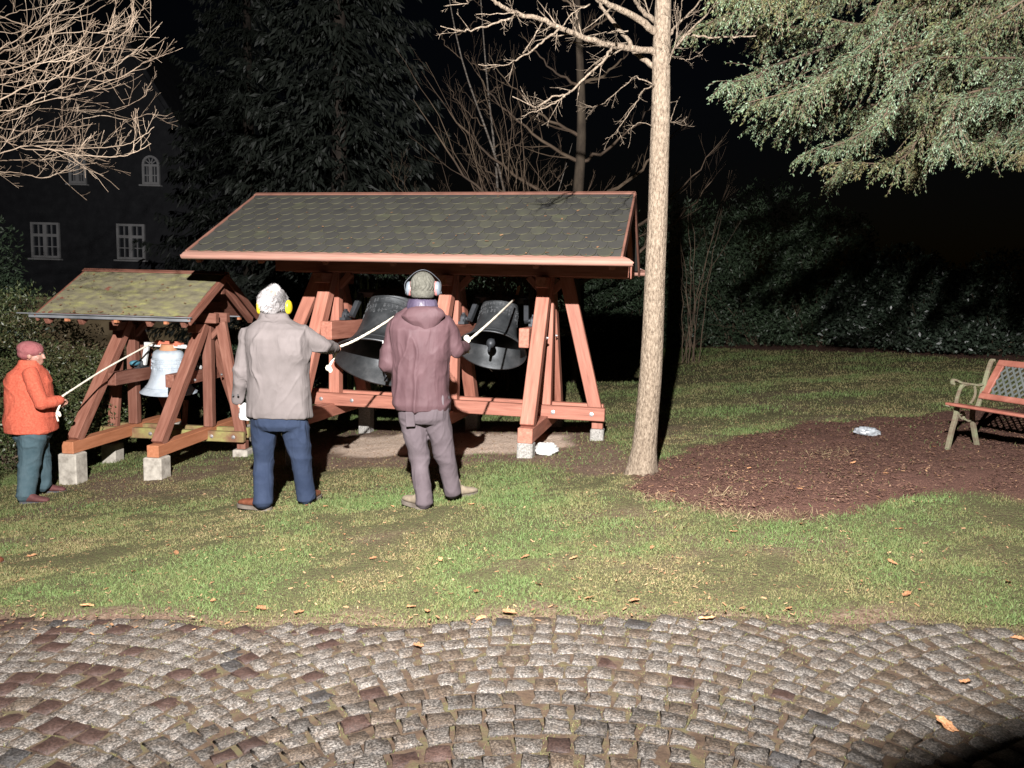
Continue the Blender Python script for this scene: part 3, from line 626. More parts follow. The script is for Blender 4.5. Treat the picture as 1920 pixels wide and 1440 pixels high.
def bell(name, frame_O, r, zp, dia, H, crown, swing, m, label, hm, half, nrows=3, seed=1, small=False, clap=None, zrot=0, yaw=None):
    yaw = th_ if yaw is None else yaw; p = Vector(frame_O)+Matrix.Rotation(-yaw, 3, 'Z') @ Vector((r, 0, 0)); root = empty(name, (p.x, p.y, zp), 0)
    root.rotation_euler = (-math.radians(swing), math.radians(zrot), -yaw); tag(root, label, 'bell')
    R = dia/2; top = crown; bot = crown-H; s_ = MB()
    out = [(.001, 1.0), (.22, 1.0), (.40, .985), (.49, .95), (.53, .90), (.545, .84), (.55, .835), (.55, .82), (.545, .815), (.56, .62), (.585, .48), (.63, .33), (.71, .21), (.80, .12), (.86, .085), (.87, .08), (.93, .04), (1.0, .005), (.995, -.006), (.96, -.004)]
    inn = [(.90, .05), (.80, .11), (.70, .20), (.61, .33), (.56, .48), (.53, .62), (.51, .8), (.46, .90), (.3, .945), (.001, .95)]
    s_.lathe([(a*R, bot+b_*H) for a, b_ in out+inn], 56); s_.build('bell_wall', m, root, auto=50)
    # raised bands and worn relief lettering round the shoulder
    q = MB()
    for zz in (.79, .70, .61, .13):
        rr_ = np.interp(1-zz, [1-b_ for a, b_ in out[3:]], [a for a, b_ in out[3:]])*R
        q.lathe([(rr_-.002, bot+(zz-.009)*H), (rr_+.006, bot+(zz-.004)*H), (rr_+.006, bot+(zz+.004)*H), (rr_-.002, bot+(zz+.009)*H)], 56)
    q.build('moulding', m, root, auto=50)
    q = MB(); r_ = random.Random(seed)
    for zz in [.745, .655, .575][:nrows]:
        rr_ = np.interp(1-zz, [1-b_ for a, b_ in out[3:]], [a for a, b_ in out[3:]])*R; a = 0; hh = .055*H
        while a < 2*math.pi-.03:
            wd = r_.uniform(.5, .9)*hh/rr_
            if r_.random() > .12:
                for st in range(r_.choice((1, 2, 2, 3))):
                    aa = a+r_.uniform(0, wd*.7); M = Matrix.Rotation(aa, 3, 'Z'); kind = r_.random()
                    sz = (.008, .22*hh, hh) if kind < .6 else (.008, .7*hh, .2*hh)
                    q.box(M @ Vector((rr_+.003, 0, bot+zz*H+(0 if kind < .6 else r_.uniform(-.4, .4)*hh))), sz, M)
            a += wd+.35*hh/rr_
    q.build('relief_band', m if small else m_relief, root)['kind'] = 'stuff'; q = MB()
    # clapper
    cl = clap if clap is not None else 4; M = Matrix.Rotation(math.radians(cl), 3, 'X')
    q.tube([M @ Vector((0, 0, z_))+Vector((0, 0, crown-.1*H)) for z_ in (0, -.45*H, -.78*H)], [.016*H/.6, .018*H/.6, .028*H/.6], 10)
    q.ell(M @ Vector((0, 0, -.86*H))+Vector((0, 0, crown-.1*H)), (.075*H, .075*H, .085*H), 10); q.tube([M @ Vector((0, 0, z_))+Vector((0, 0, crown-.1*H)) for z_ in (-.9*H, -1.04*H)], [.03*H, .022*H], 8)
    q.build('clapper', m_dsteel, root, auto=60)
    # cranked headstock
    hs_ = MB(); hb = top+.05
    hs_.beam((-half+.06, 0, hb), (half-.06, 0, hb), .05 if small else .11, .045 if small else .05, side=(0, 1, 0), ch=.004); hs_.build('headstock', hm, root, auto=30)
    for s2 in (-1, 1):
        ar = MB(); ar.beam((s2*(half-.085), 0, hb-.02), (s2*(half-.04), 0, -.02), .055, .045 if small else .075, side=(1, 0, 0), ch=.005)
        ar.tube([(s2*(half-.05), 0, 0), (s2*(half+.06), 0, 0)], .024, 12); ar.build('headstock_arm', hm, root, auto=40)
    q = MB(); q.lathe([(.001, hb+.02), (.12*dia, hb+.015), (.14*dia, top+.02), (.16*dia, top-.004)], 20); q.build('crown_block', m_rust if small else m_dsteel, root, auto=50)
    return root
m_bearing = m_dsteel
def bearing(frame, r, z_, m_=None):
    q = MB(); q.box((0, 0, -.045), (.075, .2, .03)); q.lathe([(.045, -.03), (.055, -.02), (.055, .02), (.045, .03), (.02, .03), (.02, -.03)], 16, Matrix.Rotation(math.pi/2, 3, 'Y'))
    q.box((0, -.07, -.02), (.03, .03, .045)); q.box((0, .07, -.02), (.03, .03, .045)); q.box((0, 0, .058), (.03, .035, .03))
    q.build('bearing', m_ or m_bearing, frame, loc=(r, 0, z_), auto=40)
ZP = 1.225
for r in (-2.47, -1.27, -.985, -.15): bearing(big, r, ZP)
b1 = bell('bell', O1, -1.87, ZP, 1.13, .92, .27, 34, m_bronze, 'largest dark bronze bell, tipped towards the lawn behind the man in purple', m_dsteel, .56, seed=3, clap=16)
b2 = bell('bell', O1, -.57, ZP, .80, .68, .25, 37, m_bronze, 'dark bronze bell beside the right posts, its mouth tipped up and clapper showing', m_dsteel, .38, seed=5, clap=-10)
for r in (-.84, -.155): bearing(small, r, .56)
m_blue = mat('blue_grease_cover', [(0, (.03, .11, .15)), (1, (.07, .2, .26))], scale=10, rough=.5)
b3 = bell('bell', O2, -.50, .56, .66, .52, .19, -3, m_pale, 'small pale blue grey bell hanging in the mossy roofed frame', m_cream, .355, nrows=3, seed=7, small=True, clap=0, zrot=2, yaw=th2)
q = MB(); hbz = .19+.05
for k in (-1, 0, 1): q.box((k*.11, 0, hbz+.03), (.05, .06, .06))
q.box((0, 0, hbz+.03), (.36, .08, .02)); q.build('crown_clamp', m_red, b3)
q = MB(); q.ell((0, 0, 0), (.055, .08, .035), 8); q.build('bearing_cover', m_blue, small, loc=(-.87, -.10, .58), smooth=True)
# red counterweight strut below the small bell
MB().beam((-.42, .25, .1), (-.40, .15, -.25), .05, .05).build('stop_block', m_wood2, small, auto=30)
# rope lever on the second big bell
q = MB(); q.beam((.17, -.02, .3), (.19, -.05, .46), .03, .035); q.build('rope_lever', m_rust, b2, auto=30)
q = MB(); q.beam((.25, -.02, .3), (.27, -.05, .46), .03, .035); q.build('rope_lever', m_rust, b1, auto=30)

# ------------------------------------------------------------------ ropes
m_rope = mat('white_rope', [(0, (.5, .45, .34)), (.5, (.7, .65, .53)), (1, (.82, .78, .68))], scale=60, rough=.8, bump=.6, bscale=90, bdist=.004)
m_white = mat('white_cloth', [(0, (.36, .36, .345)), (1, (.46, .46, .44))], scale=4, rough=.9, bump=.3, bscale=12, bdist=.01)
def rope(pts, rad, label, knot=None, tail=None):
    root = empty('bell_rope', pts[0]); tag(root, label, 'rope', None); o = Vector(pts[0])
    sp = spline([Vector(p)-o for p in pts], 10); q = MB(); q.tube(sp, [rad*(1+.12*math.sin(i*2.1)) for i in range(len(sp))], 8); q.build('cord', m_rope, root, smooth=True)
    if tail:
        q = MB(); sp = spline([Vector(p)-o for p in tail], 6); q.tube(sp, rad*.9, 7); q.build('tail', m_rope, root, smooth=True)
    if knot:
        q = MB(); q.ell(Vector(knot)-o, (rad*2.3, rad*2.3, rad*2.3), 8); q.ell(Vector(knot)-o+Vector((rad*1.4, 0, -rad*1.6)), (rad*1.6, rad*1.5, rad*2), 8); q.build('knot', m_rope, root, smooth=True)
lev2 = at(963, 562, 8.5); lev1 = at(800, 556, 8.3)
rope([at(632, 652, 6.5), at(660, 641, 6.7), at(695, 622, 7.0), at(730, 600, 7.4), lev1], .0115, 'thick white rope from the grey haired man to the largest bell', at(616, 690, 6.45), [at(632, 652, 6.5), at(627, 668, 6.48), at(617, 688, 6.45)])
rope([at(874, 641, 6.1), at(884, 634, 6.25), at(920, 603, 6.9), lev2], .0105, 'white rope from the man in purple to the right hand bell', at(875, 634, 6.08), [at(874, 641, 6.1), at(877, 652, 6.07), at(878, 662, 6.07)])
rope([at(117, 743, 7.48), at(135, 731, 7.65), at(200, 690, 8.3), at(289, 641, 9.2)],   .010, 'pale rope from the person in orange up to the small bell', at(109, 775, 7.4), [at(117, 743, 7.48), at(112, 760, 7.42), at(106, 776, 7.4), at(109, 790, 7.4)])

# ------------------------------------------------------------------ things on the ground
def lump(name, m, c, r, seed, amp=.25, n=28, fl=0):
    s_ = MB(); s_.ell((0, 0, 0), r, n); V = np.array([tuple(v) for v in s_.v]); k = 1+amp*fbm(V/np.array(r)*1.8, seed, 4)+.22*np.abs(vnoise(V/np.array(r)*3.5, seed+3))-.1*np.abs(vnoise(V/np.array(r)*7, seed+4)); V *= k[:, None]; V[:, 2] = np.maximum(V[:, 2], -r[2]*.6)
    s_.v = [tuple(v) for v in V]; return s_.build(name, m, None, smooth=True, loc=c)
g_ = gnd(1026, 853); o = lump('cloth_bag', m_white, (g_.x, g_.y+.06, Gf(g_.x, g_.y)+.045), (.12, .09, .075), 4, .35); tag(o, 'crumpled white cloth bag lying at the foot of the bell frame', 'bag')
m_clear = mat('clear_plastic', [(0, (.1, .11, .12)), (1, (.4, .43, .45))], scale=30, rough=.15, bump=.4, bscale=40, spec=.8, bdist=.01)
g_ = gnd(1625, 815); o = lump('plastic_bag', m_clear, (g_.x, g_.y, Gf(g_.x, g_.y)+.03), (.115, .06, .05), 12, .4); o.rotation_euler = (0, .05, -.25); tag(o, 'crumpled clear plastic bag lying on the bark mulch', 'bag')

# ------------------------------------------------------------------ bench
m_brd = mat('red_bench_slats', [(0, (.15, .05, .034)), (.5, (.22, .08, .056)), (1, (.28, .115, .083))], scale=6, rough=.55, bump=.15, objrand=.1)
m_iron = mat('cast_iron_mossy', [(0, (.1, .065, .045)), (.4, (.14, .12, .08)), (.8, (.16, .17, .1)), (1, (.2, .22, .14))], scale=10, rough=.8, bump=.4, bscale=60, bdist=.003)
m_lat = mat('grey_lattice', [(0, (.05, .058, .054)), (1, (.095, .105, .1))], scale=6, rough=.7, bump=.2)
bf = gnd(1777, 842); ang = math.atan2(-.947, .32)      # local x = long axis, local y = towards the back
bench = empty('park_bench', (bf.x, bf.y, Gf(bf.x, bf.y)), ang); tag(bench, 'red slatted park bench with grey lattice back and iron sides', 'bench')
LB = 1.25
for x_ in (0, LB):
    gz = Gf(*((bench.location+Matrix.Rotation(ang, 3, 'Z') @ Vector((x_, 0, 0)))[:2]))-bench.location.z
    q = MB()
    def strip(pts, wd=.035, th=.012):
        sp = spline([Vector((x_, u_*.8, z_)) for u_, z_ in pts], 5)
        for a, b_ in zip(sp[:-1], sp[1:]):
            if (b_-a).length > 1e-4: q.beam(a, b_+(b_-a).normalized()*.002, wd, th, side=(1, 0, 0), ch=.002)
    strip([(-.01, gz-.02), (.0, .02), (.035, .17), (.075, .3), (.08, .375)], .038, .03)
    strip([(.45, gz-.02), (.43, .02), (.37, .15), (.32, .28), (.32, .37)], .038, .03)
    strip([(-.06, .385), (-.04, .41), (.05, .395), (.2, .375), (.36, .37), (.41, .45), (.48, .68), (.525, .79), (.56, .80)], .035, .022)
    strip([(.0, .585), (-.02, .60), (-.01, .625), (.03, .62), (.1, .60), (.25, .585), (.36, .575), (.44, .585)], .034, .018)
    strip([(.06, .40), (.07, .47), (.10, .54), (.14, .60)], .028, .018)
    strip([(.10, .54), (.16, .575), (.24, .58)], .02, .014); strip([(.3, .58), (.33, .52), (.32, .46), (.27, .41)], .02, .014)
    strip([(.08, .37), (.12, .30), (.17, .27), (.2, .30), (.17, .335), (.14, .31)], .02, .014); strip([(.2, .27), (.27, .25), (.33, .28)], .022, .016)
    q.build('side_frame', m_iron, bench, auto=30)
for i in range(5):
    u_ = -.03+i*.068; z_ = .418-.012*min(i, 4)+(.0 if i else -.008)
    MB().beam((-.02, u_, z_), (LB+.02, u_, z_), .06, .024, side=(0, 1, 0)).build('slat', m_brd, bench, auto=30)
def bk(u_): return Vector((0, .325+.21*u_, .455+.345*u_*1.0))      # along the sloping back, u 0..1
for u_, wd in ((.07, .055), (.93, .06)):
    MB().beam(bk(u_)+Vector((-.0, -.018, 0)), bk(u_)+Vector((LB, -.018, 0)), wd, .024, side=(0, .21, .345)).build('back_rail', m_brd, bench, auto=30)
for x_ in (.04, LB-.04):
    MB().beam(bk(.135)+Vector((x_, -.018, 0)), bk(.86)+Vector((x_, -.018, 0)), .075, .023, side=(1, 0, 0)).build('stile', m_brd, bench, auto=30)
q = MB(); a0 = .135; a1 = .86; hgt = (bk(a1)-bk(a0)).length; x0 = .08; x1 = LB-.08
for s_ in (-1, 1):
    k = x0-hgt
    while k < x1:
        xa, xb = k, k+hgt*.75
        t0 = max(0, (x0-xa)/(xb-xa)); t1 = min(1, (x1-xa)/(xb-xa))
        if t1 > t0+.02:
            f = lambda t: bk(a0+(a1-a0)*(t if s_ > 0 else 1-t))+Vector((xa+(xb-xa)*t, -.018+s_*.004, 0))
            q.beam(f(t0), f(t1), .017, .007, side=(1, 0, 0), ch=.001)
        k += .062
q.build('lattice', m_lat, bench)

# ------------------------------------------------------------------ trees
m_bark = mat('pale_bark', [(0, (.065, .046, .032)), (.35, (.14, .107, .075)), (.65, (.19, .15, .108)), (1, (.25, .2, .15))], scale=75, stretch=(1, 1, .4), lo=.32, hi=.68, rough=.85, bump=1.0, bscale=34, bdist=.03, detail=8)
m_twig = mat('pale_twigs', [(0, (.16, .11, .08)), (1, (.3, .23, .16))], scale=3, rough=.8, bump=0)
m_twig2 = mat('brown_twigs', [(0, (.09, .062, .042)), (.5, (.155, .115, .08)), (1, (.24, .19, .14))], scale=2, rough=.8, bump=0)
m_dtwig = mat('dark_twigs', [(0, (.04, .028, .02)), (.5, (.08, .055, .036)), (1, (.13, .098, .065))], scale=1.5, rough=.85, bump=0)
m_dbark = mat('dark_bark', [(0, (.025, .018, .013)), (1, (.085, .066, .045))], scale=8, stretch=(1, 1, .3), rough=.9, bump=.6)
def rvec(r, s=1.): return Vector((r.gauss(0, s), r.gauss(0, s), r.gauss(0, s)))
def twigs(q, r, path, rad, dens, L, lev, up=.0, n=4, droop=0):
    """side shoots along a path"""
    for i in range(1, len(path)-1):
        if r.random() > dens*.8: continue
        t = (path[i+1]-path[i]).normalized(); o = rvec(r).cross(t).normalized(); l = L*r.uniform(.4, 1.2)*(1-.45*i/len(path))
        d = (t*.8+o*r.uniform(.5, 1.1)+Vector((0, 0, up))).normalized(); p = path[i].copy(); pts = [p.copy()]; m = 5 if lev else 4
        for k in range(m):
            d = (d+rvec(r, .085)+Vector((0, 0, up*.22-droop*.1))).normalized(); p = p+d*l/m; pts.append(p.copy())
        r0 = .32*(rad[i] if isinstance(rad, list) else rad)+.0008
        rr = [max(.0011, r0*(1-.8*k/m)) for k in range(m+1)]; q.tube(pts, rr, n, cap=False)
        if lev > 0: twigs(q, r, spline(pts, 2), r0*.7, .6, l*.5, lev-1, up, 3, droop)
def limb(q, r, pts, r0, r1, dens=.5, L=.35, lev=1, up=.2, n=7, k=6, wob=.01, droop=0, tips=None):
    sp = spline(pts, k); sp = [p+rvec(r, wob)*(1 if 0 < i < len(sp)-1 else 0) for i, p in enumerate(sp)]; m = len(sp)
    rad = [r0+(r1-r0)*(i/(m-1))**.8 for i in range(m)]; q.tube(sp, rad, n); twigs(q, r, sp, rad, dens, L, lev, up, 4, droop)
    return sp
# the tree standing on the lawn
tb = gnd(1203, 888); TY = tb.y+.04
tree = empty('bare_tree', (tb.x, TY, Gf(tb.x, TY))); tag(tree, 'bare young tree with a straight pale trunk standing by the bark mulch', 'tree')
tl = Vector(tree.location); r = random.Random(5)
def T(px, py, dy=0): return at(px, py, TY+dy)-tl
pts = [T(1203, 905), T(1204, 880), T(1208, 840), T(1213, 780), T(1220, 700), T(1225, 600), T(1229, 500), T(1233, 400), T(1236, 300), T(1239, 200), T(1240, 100), T(1243, 20), T(1246, -60), T(1252, -200), T(1262, -420), T(1270, -700)]
rad = [.175, .135, .108, .1, .094, .089, .086, .083, .08, .077, .072, .066, .058, .05, .036, .02]
sp = spline(pts, 5); rd = np.interp(np.linspace(0, 1, len(sp)), np.linspace(0, 1, len(rad)), rad)
q = MB(); q.tube(sp, list(rd), 28); V = np.array([tuple(v) for v in q.v]); ctr = np.repeat(np.array([tuple(p) for p in sp]), 28, 0)
ang_ = np.arctan2(V[:, 1]-ctr[:, 1], V[:, 0]-ctr[:, 0]); k = 1+.05*fbm(np.c_[V[:, 0]*14, V[:, 1]*14, V[:, 2]*2.2], 3, 4)+.2*np.exp(-np.maximum(0, V[:, 2])/.10)*np.sin(ang_*4+1)*.5
V = ctr+(V-ctr)*k[:, None]; q.v = [tuple(v) for v in V]; q.build('trunk', m_bark, tree, smooth=True)
BR = [  # (pixel path, depth offsets from->to, r0, r1, twiggy)
    ([(1238, 98), (1190, 91), (1147, 86), (1114, 76), (1078, 65), (1050, 53), (1017, 37), (972, 26), (947, 15), (925, 0), (895, -25)], -.0, -.9, .036, .016),
    ([(1238, 132), (1197, 103), (1175, 72), (1142, 32), (1120, 0), (1095, -40)], 0, .5, .032, .014),
    ([(1238, 66), (1200, 39), (1161, 17), (1128, 0), (1080, -30), (1010, -60)], 0, -.4, .042, .018),
    ([(1240, 50), (1206, 22), (1192, 0), (1180, -40)], 0, .6, .032, .014),
    ([(1147, 88), (1128, 119), (1094, 147), (1067, 175), (1036, 182), (1008, 200), (992, 196), (961, 181)], -.35, -.9, .015, .004),
    ([(1067, 175), (1039, 194), (1011, 206), (978, 218)], -.6, -.8, .010, .003),
    ([(1050, 53), (1022, 75), (994, 97), (967, 111), (950, 121), (897, 121)], -.6, -1.1, .012, .003),
    ([(1017, 43), (1000, 72), (980, 100)], -.6, -.8, .008, .004),
    ([(972, 28), (933, 43), (883, 56), (856, 57), (826, 49)], -.75, -1.2, .012, .003),
    ([(972, 26), (955, 25), (892, 27)], -.75, -1., .008, .003),
    ([(1106, 8), (1078, 22), (1050, 51)], -.5, -.6, .008, .005),
    ([(850, -12), (880, 4), (835, 11)], -1.0, -1.1, .006, .003),
    ([(1226, 161), (1205, 170), (1189, 200), (1164, 233), (1153, 250), (1135, 261)], -.05, -.5, .007, .002),
    ([(1224, 158), (1200, 147), (1189, 144), (1161, 169), (1133, 192), (1111, 200), (1094, 194)], .05, .5, .008, .0025),
    ([(1222, 236), (1197, 230), (1183, 242), (1172, 242)], -.05, -.2, .005, .002),
    ([(1178, 58), (1150, 60), (1110, 66), (1060, 72)], .1, .4, .008, .003),
    ([(1255, 66), (1272, 44), (1300, 17), (1330, -20)], 0, .3, .016, .007),
    ([(1256, 108), (1262, 95), (1290, 61), (1322, 30), (1345, 0)], 0, -.5, .014, .006),
    ([(1262, 95), (1284, 67), (1330, 70), (1380, 68), (1418, 67)], -.1, -.3, .013, .007),
    ([(1255, 112), (1262, 96), (1270, 60), (1277, 20), (1282, -20)], -.15, -.3, .006, .003),
    ([(1256, 115), (1268, 75), (1268, 30), (1266, -10)], -.18, -.3, .005, .003),
    ([(1256, 228), (1264, 205), (1270, 190), (1275, 181)], 0, -.1, .004, .0015),
    ([(1256, 229), (1266, 230), (1278, 231)], 0, 0, .003, .0015),
    ([(1268, 110), (1290, 112), (1305, 106), (1322, 90)], .1, .3, .007, .003),
]
q = MB()
for i, (px, d0, d1, r0, r1) in enumerate(BR):
    n = len(px); pp = [T(x_, y_, d0+(d1-d0)*k/(n-1)) for k, (x_, y_) in enumerate(px)]
    limb(q, r, pp, r0*.8, r1*.75, .45 if r0 < .02 else .36, .2 if r0 < .02 else .42, 1, .05, 8 if r0 > .01 else 5, 5, .004)
q.build('branches', m_bark, tree, smooth=True)
q = MB()                                          # the crown above the frame
for i in range(26):
    z_ = r.uniform(4.0, 7.5); a = r.uniform(0, 6.28); c_ = np.interp(z_, [v[2] for v in sp], [v[0] for v in sp]); p = Vector((c_, 0, z_)); d = Vector((math.cos(a), math.sin(a), .7)); L_ = (8.6-z_)*.42
    limb(q, r, [p, p+d*L_*.35, p+d*L_*.7+Vector((0, 0, .1)), p+d*L_+Vector((0, 0, .3))], .02, .005, .6, .5, 1, .2, 5, 4)
q.build('crown', m_twig, tree)

# bare tree reaching in from the left
t2 = empty('bare_tree', (-6.4, 6.3, Gf(-6.4, 6.3))); tag(t2, 'bare tree with long arching brown shoots reaching in from the left edge', 'tree'); tl = Vector(t2.location)
r = random.Random(9); q = MB(); q.tube(spline([Vector((0, 0, -.1)), Vector((.05, 0, 1.2)), Vector((.1, .05, 2.6)), Vector((.2, 0, 4)), Vector((.1, 0, 6.5))], 5), [.14-.004*i for i in range(21)], 16); q.build('trunk', m_twig2, t2, smooth=True)
CR = [[(-60, 250), (0, 221), (52, 195), (105, 169), (150, 131), (180, 112), (202, 67), (215, 22), (217, -10)],
      [(-40, 115), (0, 90), (37, 71), (75, 41), (109, 0)], [(-50, 120), (0, 99), (45, 81), (82, 67), (150, 60), (180, 62), (210, 56), (244, 41), (262, 26), (272, 0)],
      [(-50, 180), (0, 176), (75, 174), (112, 165), (161, 150), (202, 131), (232, 112), (277, 75), (299, 49)],
      [(-60, 240), (0, 229), (22, 225), (75, 204), (131, 206), (195, 206), (240, 197), (266, 184), (285, 161)],
      [(-50, 236), (0, 240), (49, 247), (105, 244), (150, 225), (195, 217), (240, 225), (277, 214), (315, 217)],
      [(-40, 240), (0, 255), (30, 274), (82, 281), (131, 279), (187, 277), (232, 272), (262, 259), (289, 238)],
      [(-50, 300), (0, 289), (52, 274), (112, 283), (157, 291), (217, 294), (251, 287), (283, 269)],
      [(-50, 325), (0, 322), (45, 326), (79, 334), (112, 324), (135, 315), (161, 296)],
      [(-40, 140), (0, 131), (49, 120), (94, 94), (124, 86), (195, 90), (225, 75), (259, 37)],
      [(-50, 165), (0, 157), (37, 150), (67, 124), (131, 94), (180, 116), (214, 118), (255, 97)],
      [(-40, 40), (0, 34), (30, 22), (75, 15), (131, 0)], [(-50, 105), (0, 112), (56, 127), (112, 142), (180, 150), (225, 146), (262, 124), (289, 105)],
      [(-30, 200), (0, 187), (56, 157), (94, 150), (131, 124), (170, 100)], [(-30, 20), (0, 30), (60, 50), (110, 40), (170, 25), (215, 0)],
      [(-30, 60), (30, 62), (90, 30), (140, 15), (180, -10)], [(-30, 150), (20, 140), (80, 118), (140, 112), (200, 80), (235, 60), (255, 30)], [(-30, 270), (20, 262), (70, 236), (130, 238), (180, 232)],
      [(-30, 305), (30, 300), (80, 300), (130, 290), (170, 300)], [(-30, 130), (40, 100), (90, 70), (150, 20), (165, -10)], [(-30, 215), (30, 205), (90, 188), (150, 176), (210, 150)]]
q = MB()
for i, px in enumerate(CR):
    n = len(px); ya = r.uniform(5.2, 6.8); yb = ya+r.uniform(-.5, .5); r0 = r.uniform(.0038, .0068)*(1.6 if i == 0 else 1)
    pp = [at(x_, y_, ya+(yb-ya)*k/(n-1))-tl for k, (x_, y_) in enumerate(px)]; pp = [Vector((.1, 0, pp[0].z*.9)), (pp[0]+Vector((.1, 0, pp[0].z*.9)))*.5]+pp
    limb(q, r, pp, r0, .0018, .36, .5, 1, .22, 5, 5, .003)
q.build('branches', m_twig2, t2)

# ---- foliage
def quads(C, D, N, L, Wd, rndv=None):
    """leaf-sized rhombs: centre C, along D, across N"""
    A = C-D*L[:, None]*.5; B = C+N*Wd[:, None]*.5; C2 = C+D*L[:, None]*.5; E = C-N*Wd[:, None]*.5
    V = np.stack([A, B, C2, E], 1).reshape(-1, 3); k = np.arange(len(C))*4; return V, np.c_[k, k+1, k+2, k+3]
def unit(v): return v/np.maximum(1e-9, np.linalg.norm(v, axis=1))[:, None]
def leaves(name, m, C, D, L, Wd, parent, seed, jit=.5, tone=None):
    r_ = np.random.RandomState(seed); n = len(C); D = unit(D+r_.normal(0, jit, (n, 3))); N = unit(np.cross(D, r_.normal(0, 1, (n, 3))))
    V, Fq = quads(C, D, N, L*r_.uniform(.6, 1.3, n), Wd*r_.uniform(.7, 1.3, n)); t_ = r_.uniform(0, 1, n) if tone is None else np.clip(tone+r_.normal(0, .18, n), 0, 1)
    return link(name, mesh_np(name, V, Fq, {'rnd': np.repeat(t_, 4)}), m, parent)
m_fir = mat('blue_green_needles', [(0, (.13, .085, .04)), (.25, (.11, .11, .045)), (.55, (.095, .13, .065)), (.8, (.115, .165, .10)), (1, (.19, .25, .17))], scale=.9, rough=.5, bump=0, attr='rnd', transl=.15, spec=.4)
# conifer whose boughs hang in from the upper right
t3 = empty('conifer', (8.2, 6.9, Gf(8.2, 6.9))); tag(t3, 'large conifer hanging blue green boughs into the upper right', 'tree'); tl = Vector(t3.location)
q = MB(); q.tube([(0, 0, -.1), (0, 0, 3), (.05, 0, 7), (0, 0, 12)], [.3, .24, .17, .05], 16); q.build('trunk', m_dbark, t3, smooth=True)
LB_ = [[(2000, -120), (1750, -60), (1500, 10), (1380, 40), (1285, 78)], [(2000, -40), (1750, 50), (1500, 130), (1420, 150), (1362, 168)], [(2000, 40), (1800, 90), (1600, 140), (1480, 190), (1408, 205)],
       [(2000, 30), (1780, 110), (1620, 170), (1540, 200), (1500, 215)], [(2050, 80), (1800, 150), (1620, 215), (1500, 236), (1416, 249)], [(2050, 80), (1820, 170), (1680, 230), (1580, 270), (1510, 303)],
       [(2050, 100), (1840, 190), (1720, 250), (1630, 310), (1556, 350)], [(2050, 90), (1880, 190), (1790, 250), (1740, 300), (1714, 338)], [(2050, 60), (1880, 150), (1800, 210), (1775, 260), (1762, 290)],
       [(2100, 100), (1980, 160), (1900, 215), (1860, 250), (1838, 282)], [(2120, 120), (2000, 180), (1950, 220), (1920, 250), (1905, 280)], [(2100, 60), (1950, 110), (1880, 150), (1830, 200), (1800, 270)],
       [(2000, -140), (1850, -100), (1650, -40), (1500, -10), (1370, 20)], [(2000, -80), (1850, -20), (1700, 40), (1560, 70), (1440, 100)], [(2050, 0), (1900, 40), (1760, 80), (1650, 130), (1560, 160)],
       [(2000, -160), (1850, -120), (1700, -60), (1600, -10), (1520, 40)], [(2050, 20), (1930, 60), (1840, 120), (1740, 180), (1660, 250)], [(2050, 40), (1950, 80), (1870, 100), (1800, 130), (1720, 200)],
       [(2000, -60), (1900, -20), (1800, 30), (1700, 70), (1610, 120)], [(2050, -40), (1950, 0), (1880, 40), (1800, 80), (1760, 140)], [(2050, -90), (1950, -60), (1850, -30), (1750, 0), (1660, 30)], [(2100, 120), (2000, 190), (1960, 230), (1940, 280), (1925, 300)]]
r = random.Random(21); nr = np.random.RandomState(21); q = MB(); C = []; D = []; TN = []
LB_ = [(p_, 0) for p_ in LB_]+[([(a_+r.uniform(-10, 110), b_+r.uniform(-90, 5)) for a_, b_ in p_], 1) for p_ in LB_]
for i, (px, dup) in enumerate(LB_):
    y1 = r.uniform(6.0, 8.3); y0 = y1+r.uniform(.2, 1.2); n = len(px); pp = [at(x_+(r.gauss(0, 14) if k < n-1 else 0), y_-14+(r.gauss(0, 12) if k < n-1 else 0), y0+(y1-y0)*k/(n-1))-tl for k, (x_, y_) in enumerate(px)]
    sp = spline(pp, 12); m = len(sp); q.tube(sp, [.013*(1-.85*k/(m-1))+.002 for k in range(m)], 6, cap=False); tone = r.uniform(.1, .75)
    for k in range(6, m):
        for _ in range(4 if k < m-8 else 3):
            t = (sp[min(k+1, m-1)]-sp[k-1]).normalized(); side = Vector((r.uniform(-1, 1), r.uniform(-1, 1), r.uniform(-.5, .15))); side = (side-t*side.dot(t)).normalized()
            l = r.uniform(.14, .46)*(1.05-.6*(k/m)**2); d = (side*.62+t*.75).normalized(); p = sp[k].copy(); pts = [p.copy()]; mm = 6; stn = r.gauss(0, .2)
            for j in range(mm):
                d = (d+Vector((0, 0, -.125))+rvec(r, .10)).normalized(); p = p+d*l/mm; pts.append(p.copy())
                nn = 5
                for e in range(nn):
                    sdv = Vector((r.gauss(0, 1), r.gauss(0, 1), r.gauss(0, .5))); sdv = (sdv-d*sdv.dot(d)).normalized(); dd = (d*.9+sdv*.7+Vector((0, 0, -.25))).normalized(); C.append(p+dd*.018+rvec(r, .004)); D.append(dd); TN.append(tone+stn+r.gauss(0, .1)-(.25 if r.random() < .12 else 0))
            q.tube(pts, .0022, 3, cap=False)
q.build('boughs', m_dtwig, t3); C = np.array([tuple(c) for c in C]); D = np.array([tuple(c) for c in D])
leaves('needles', m_fir, C, D, np.full(len(C), .029), np.full(len(C), .0078), t3, 3, .22, np.array(TN))
print('conifer leaves', len(C))

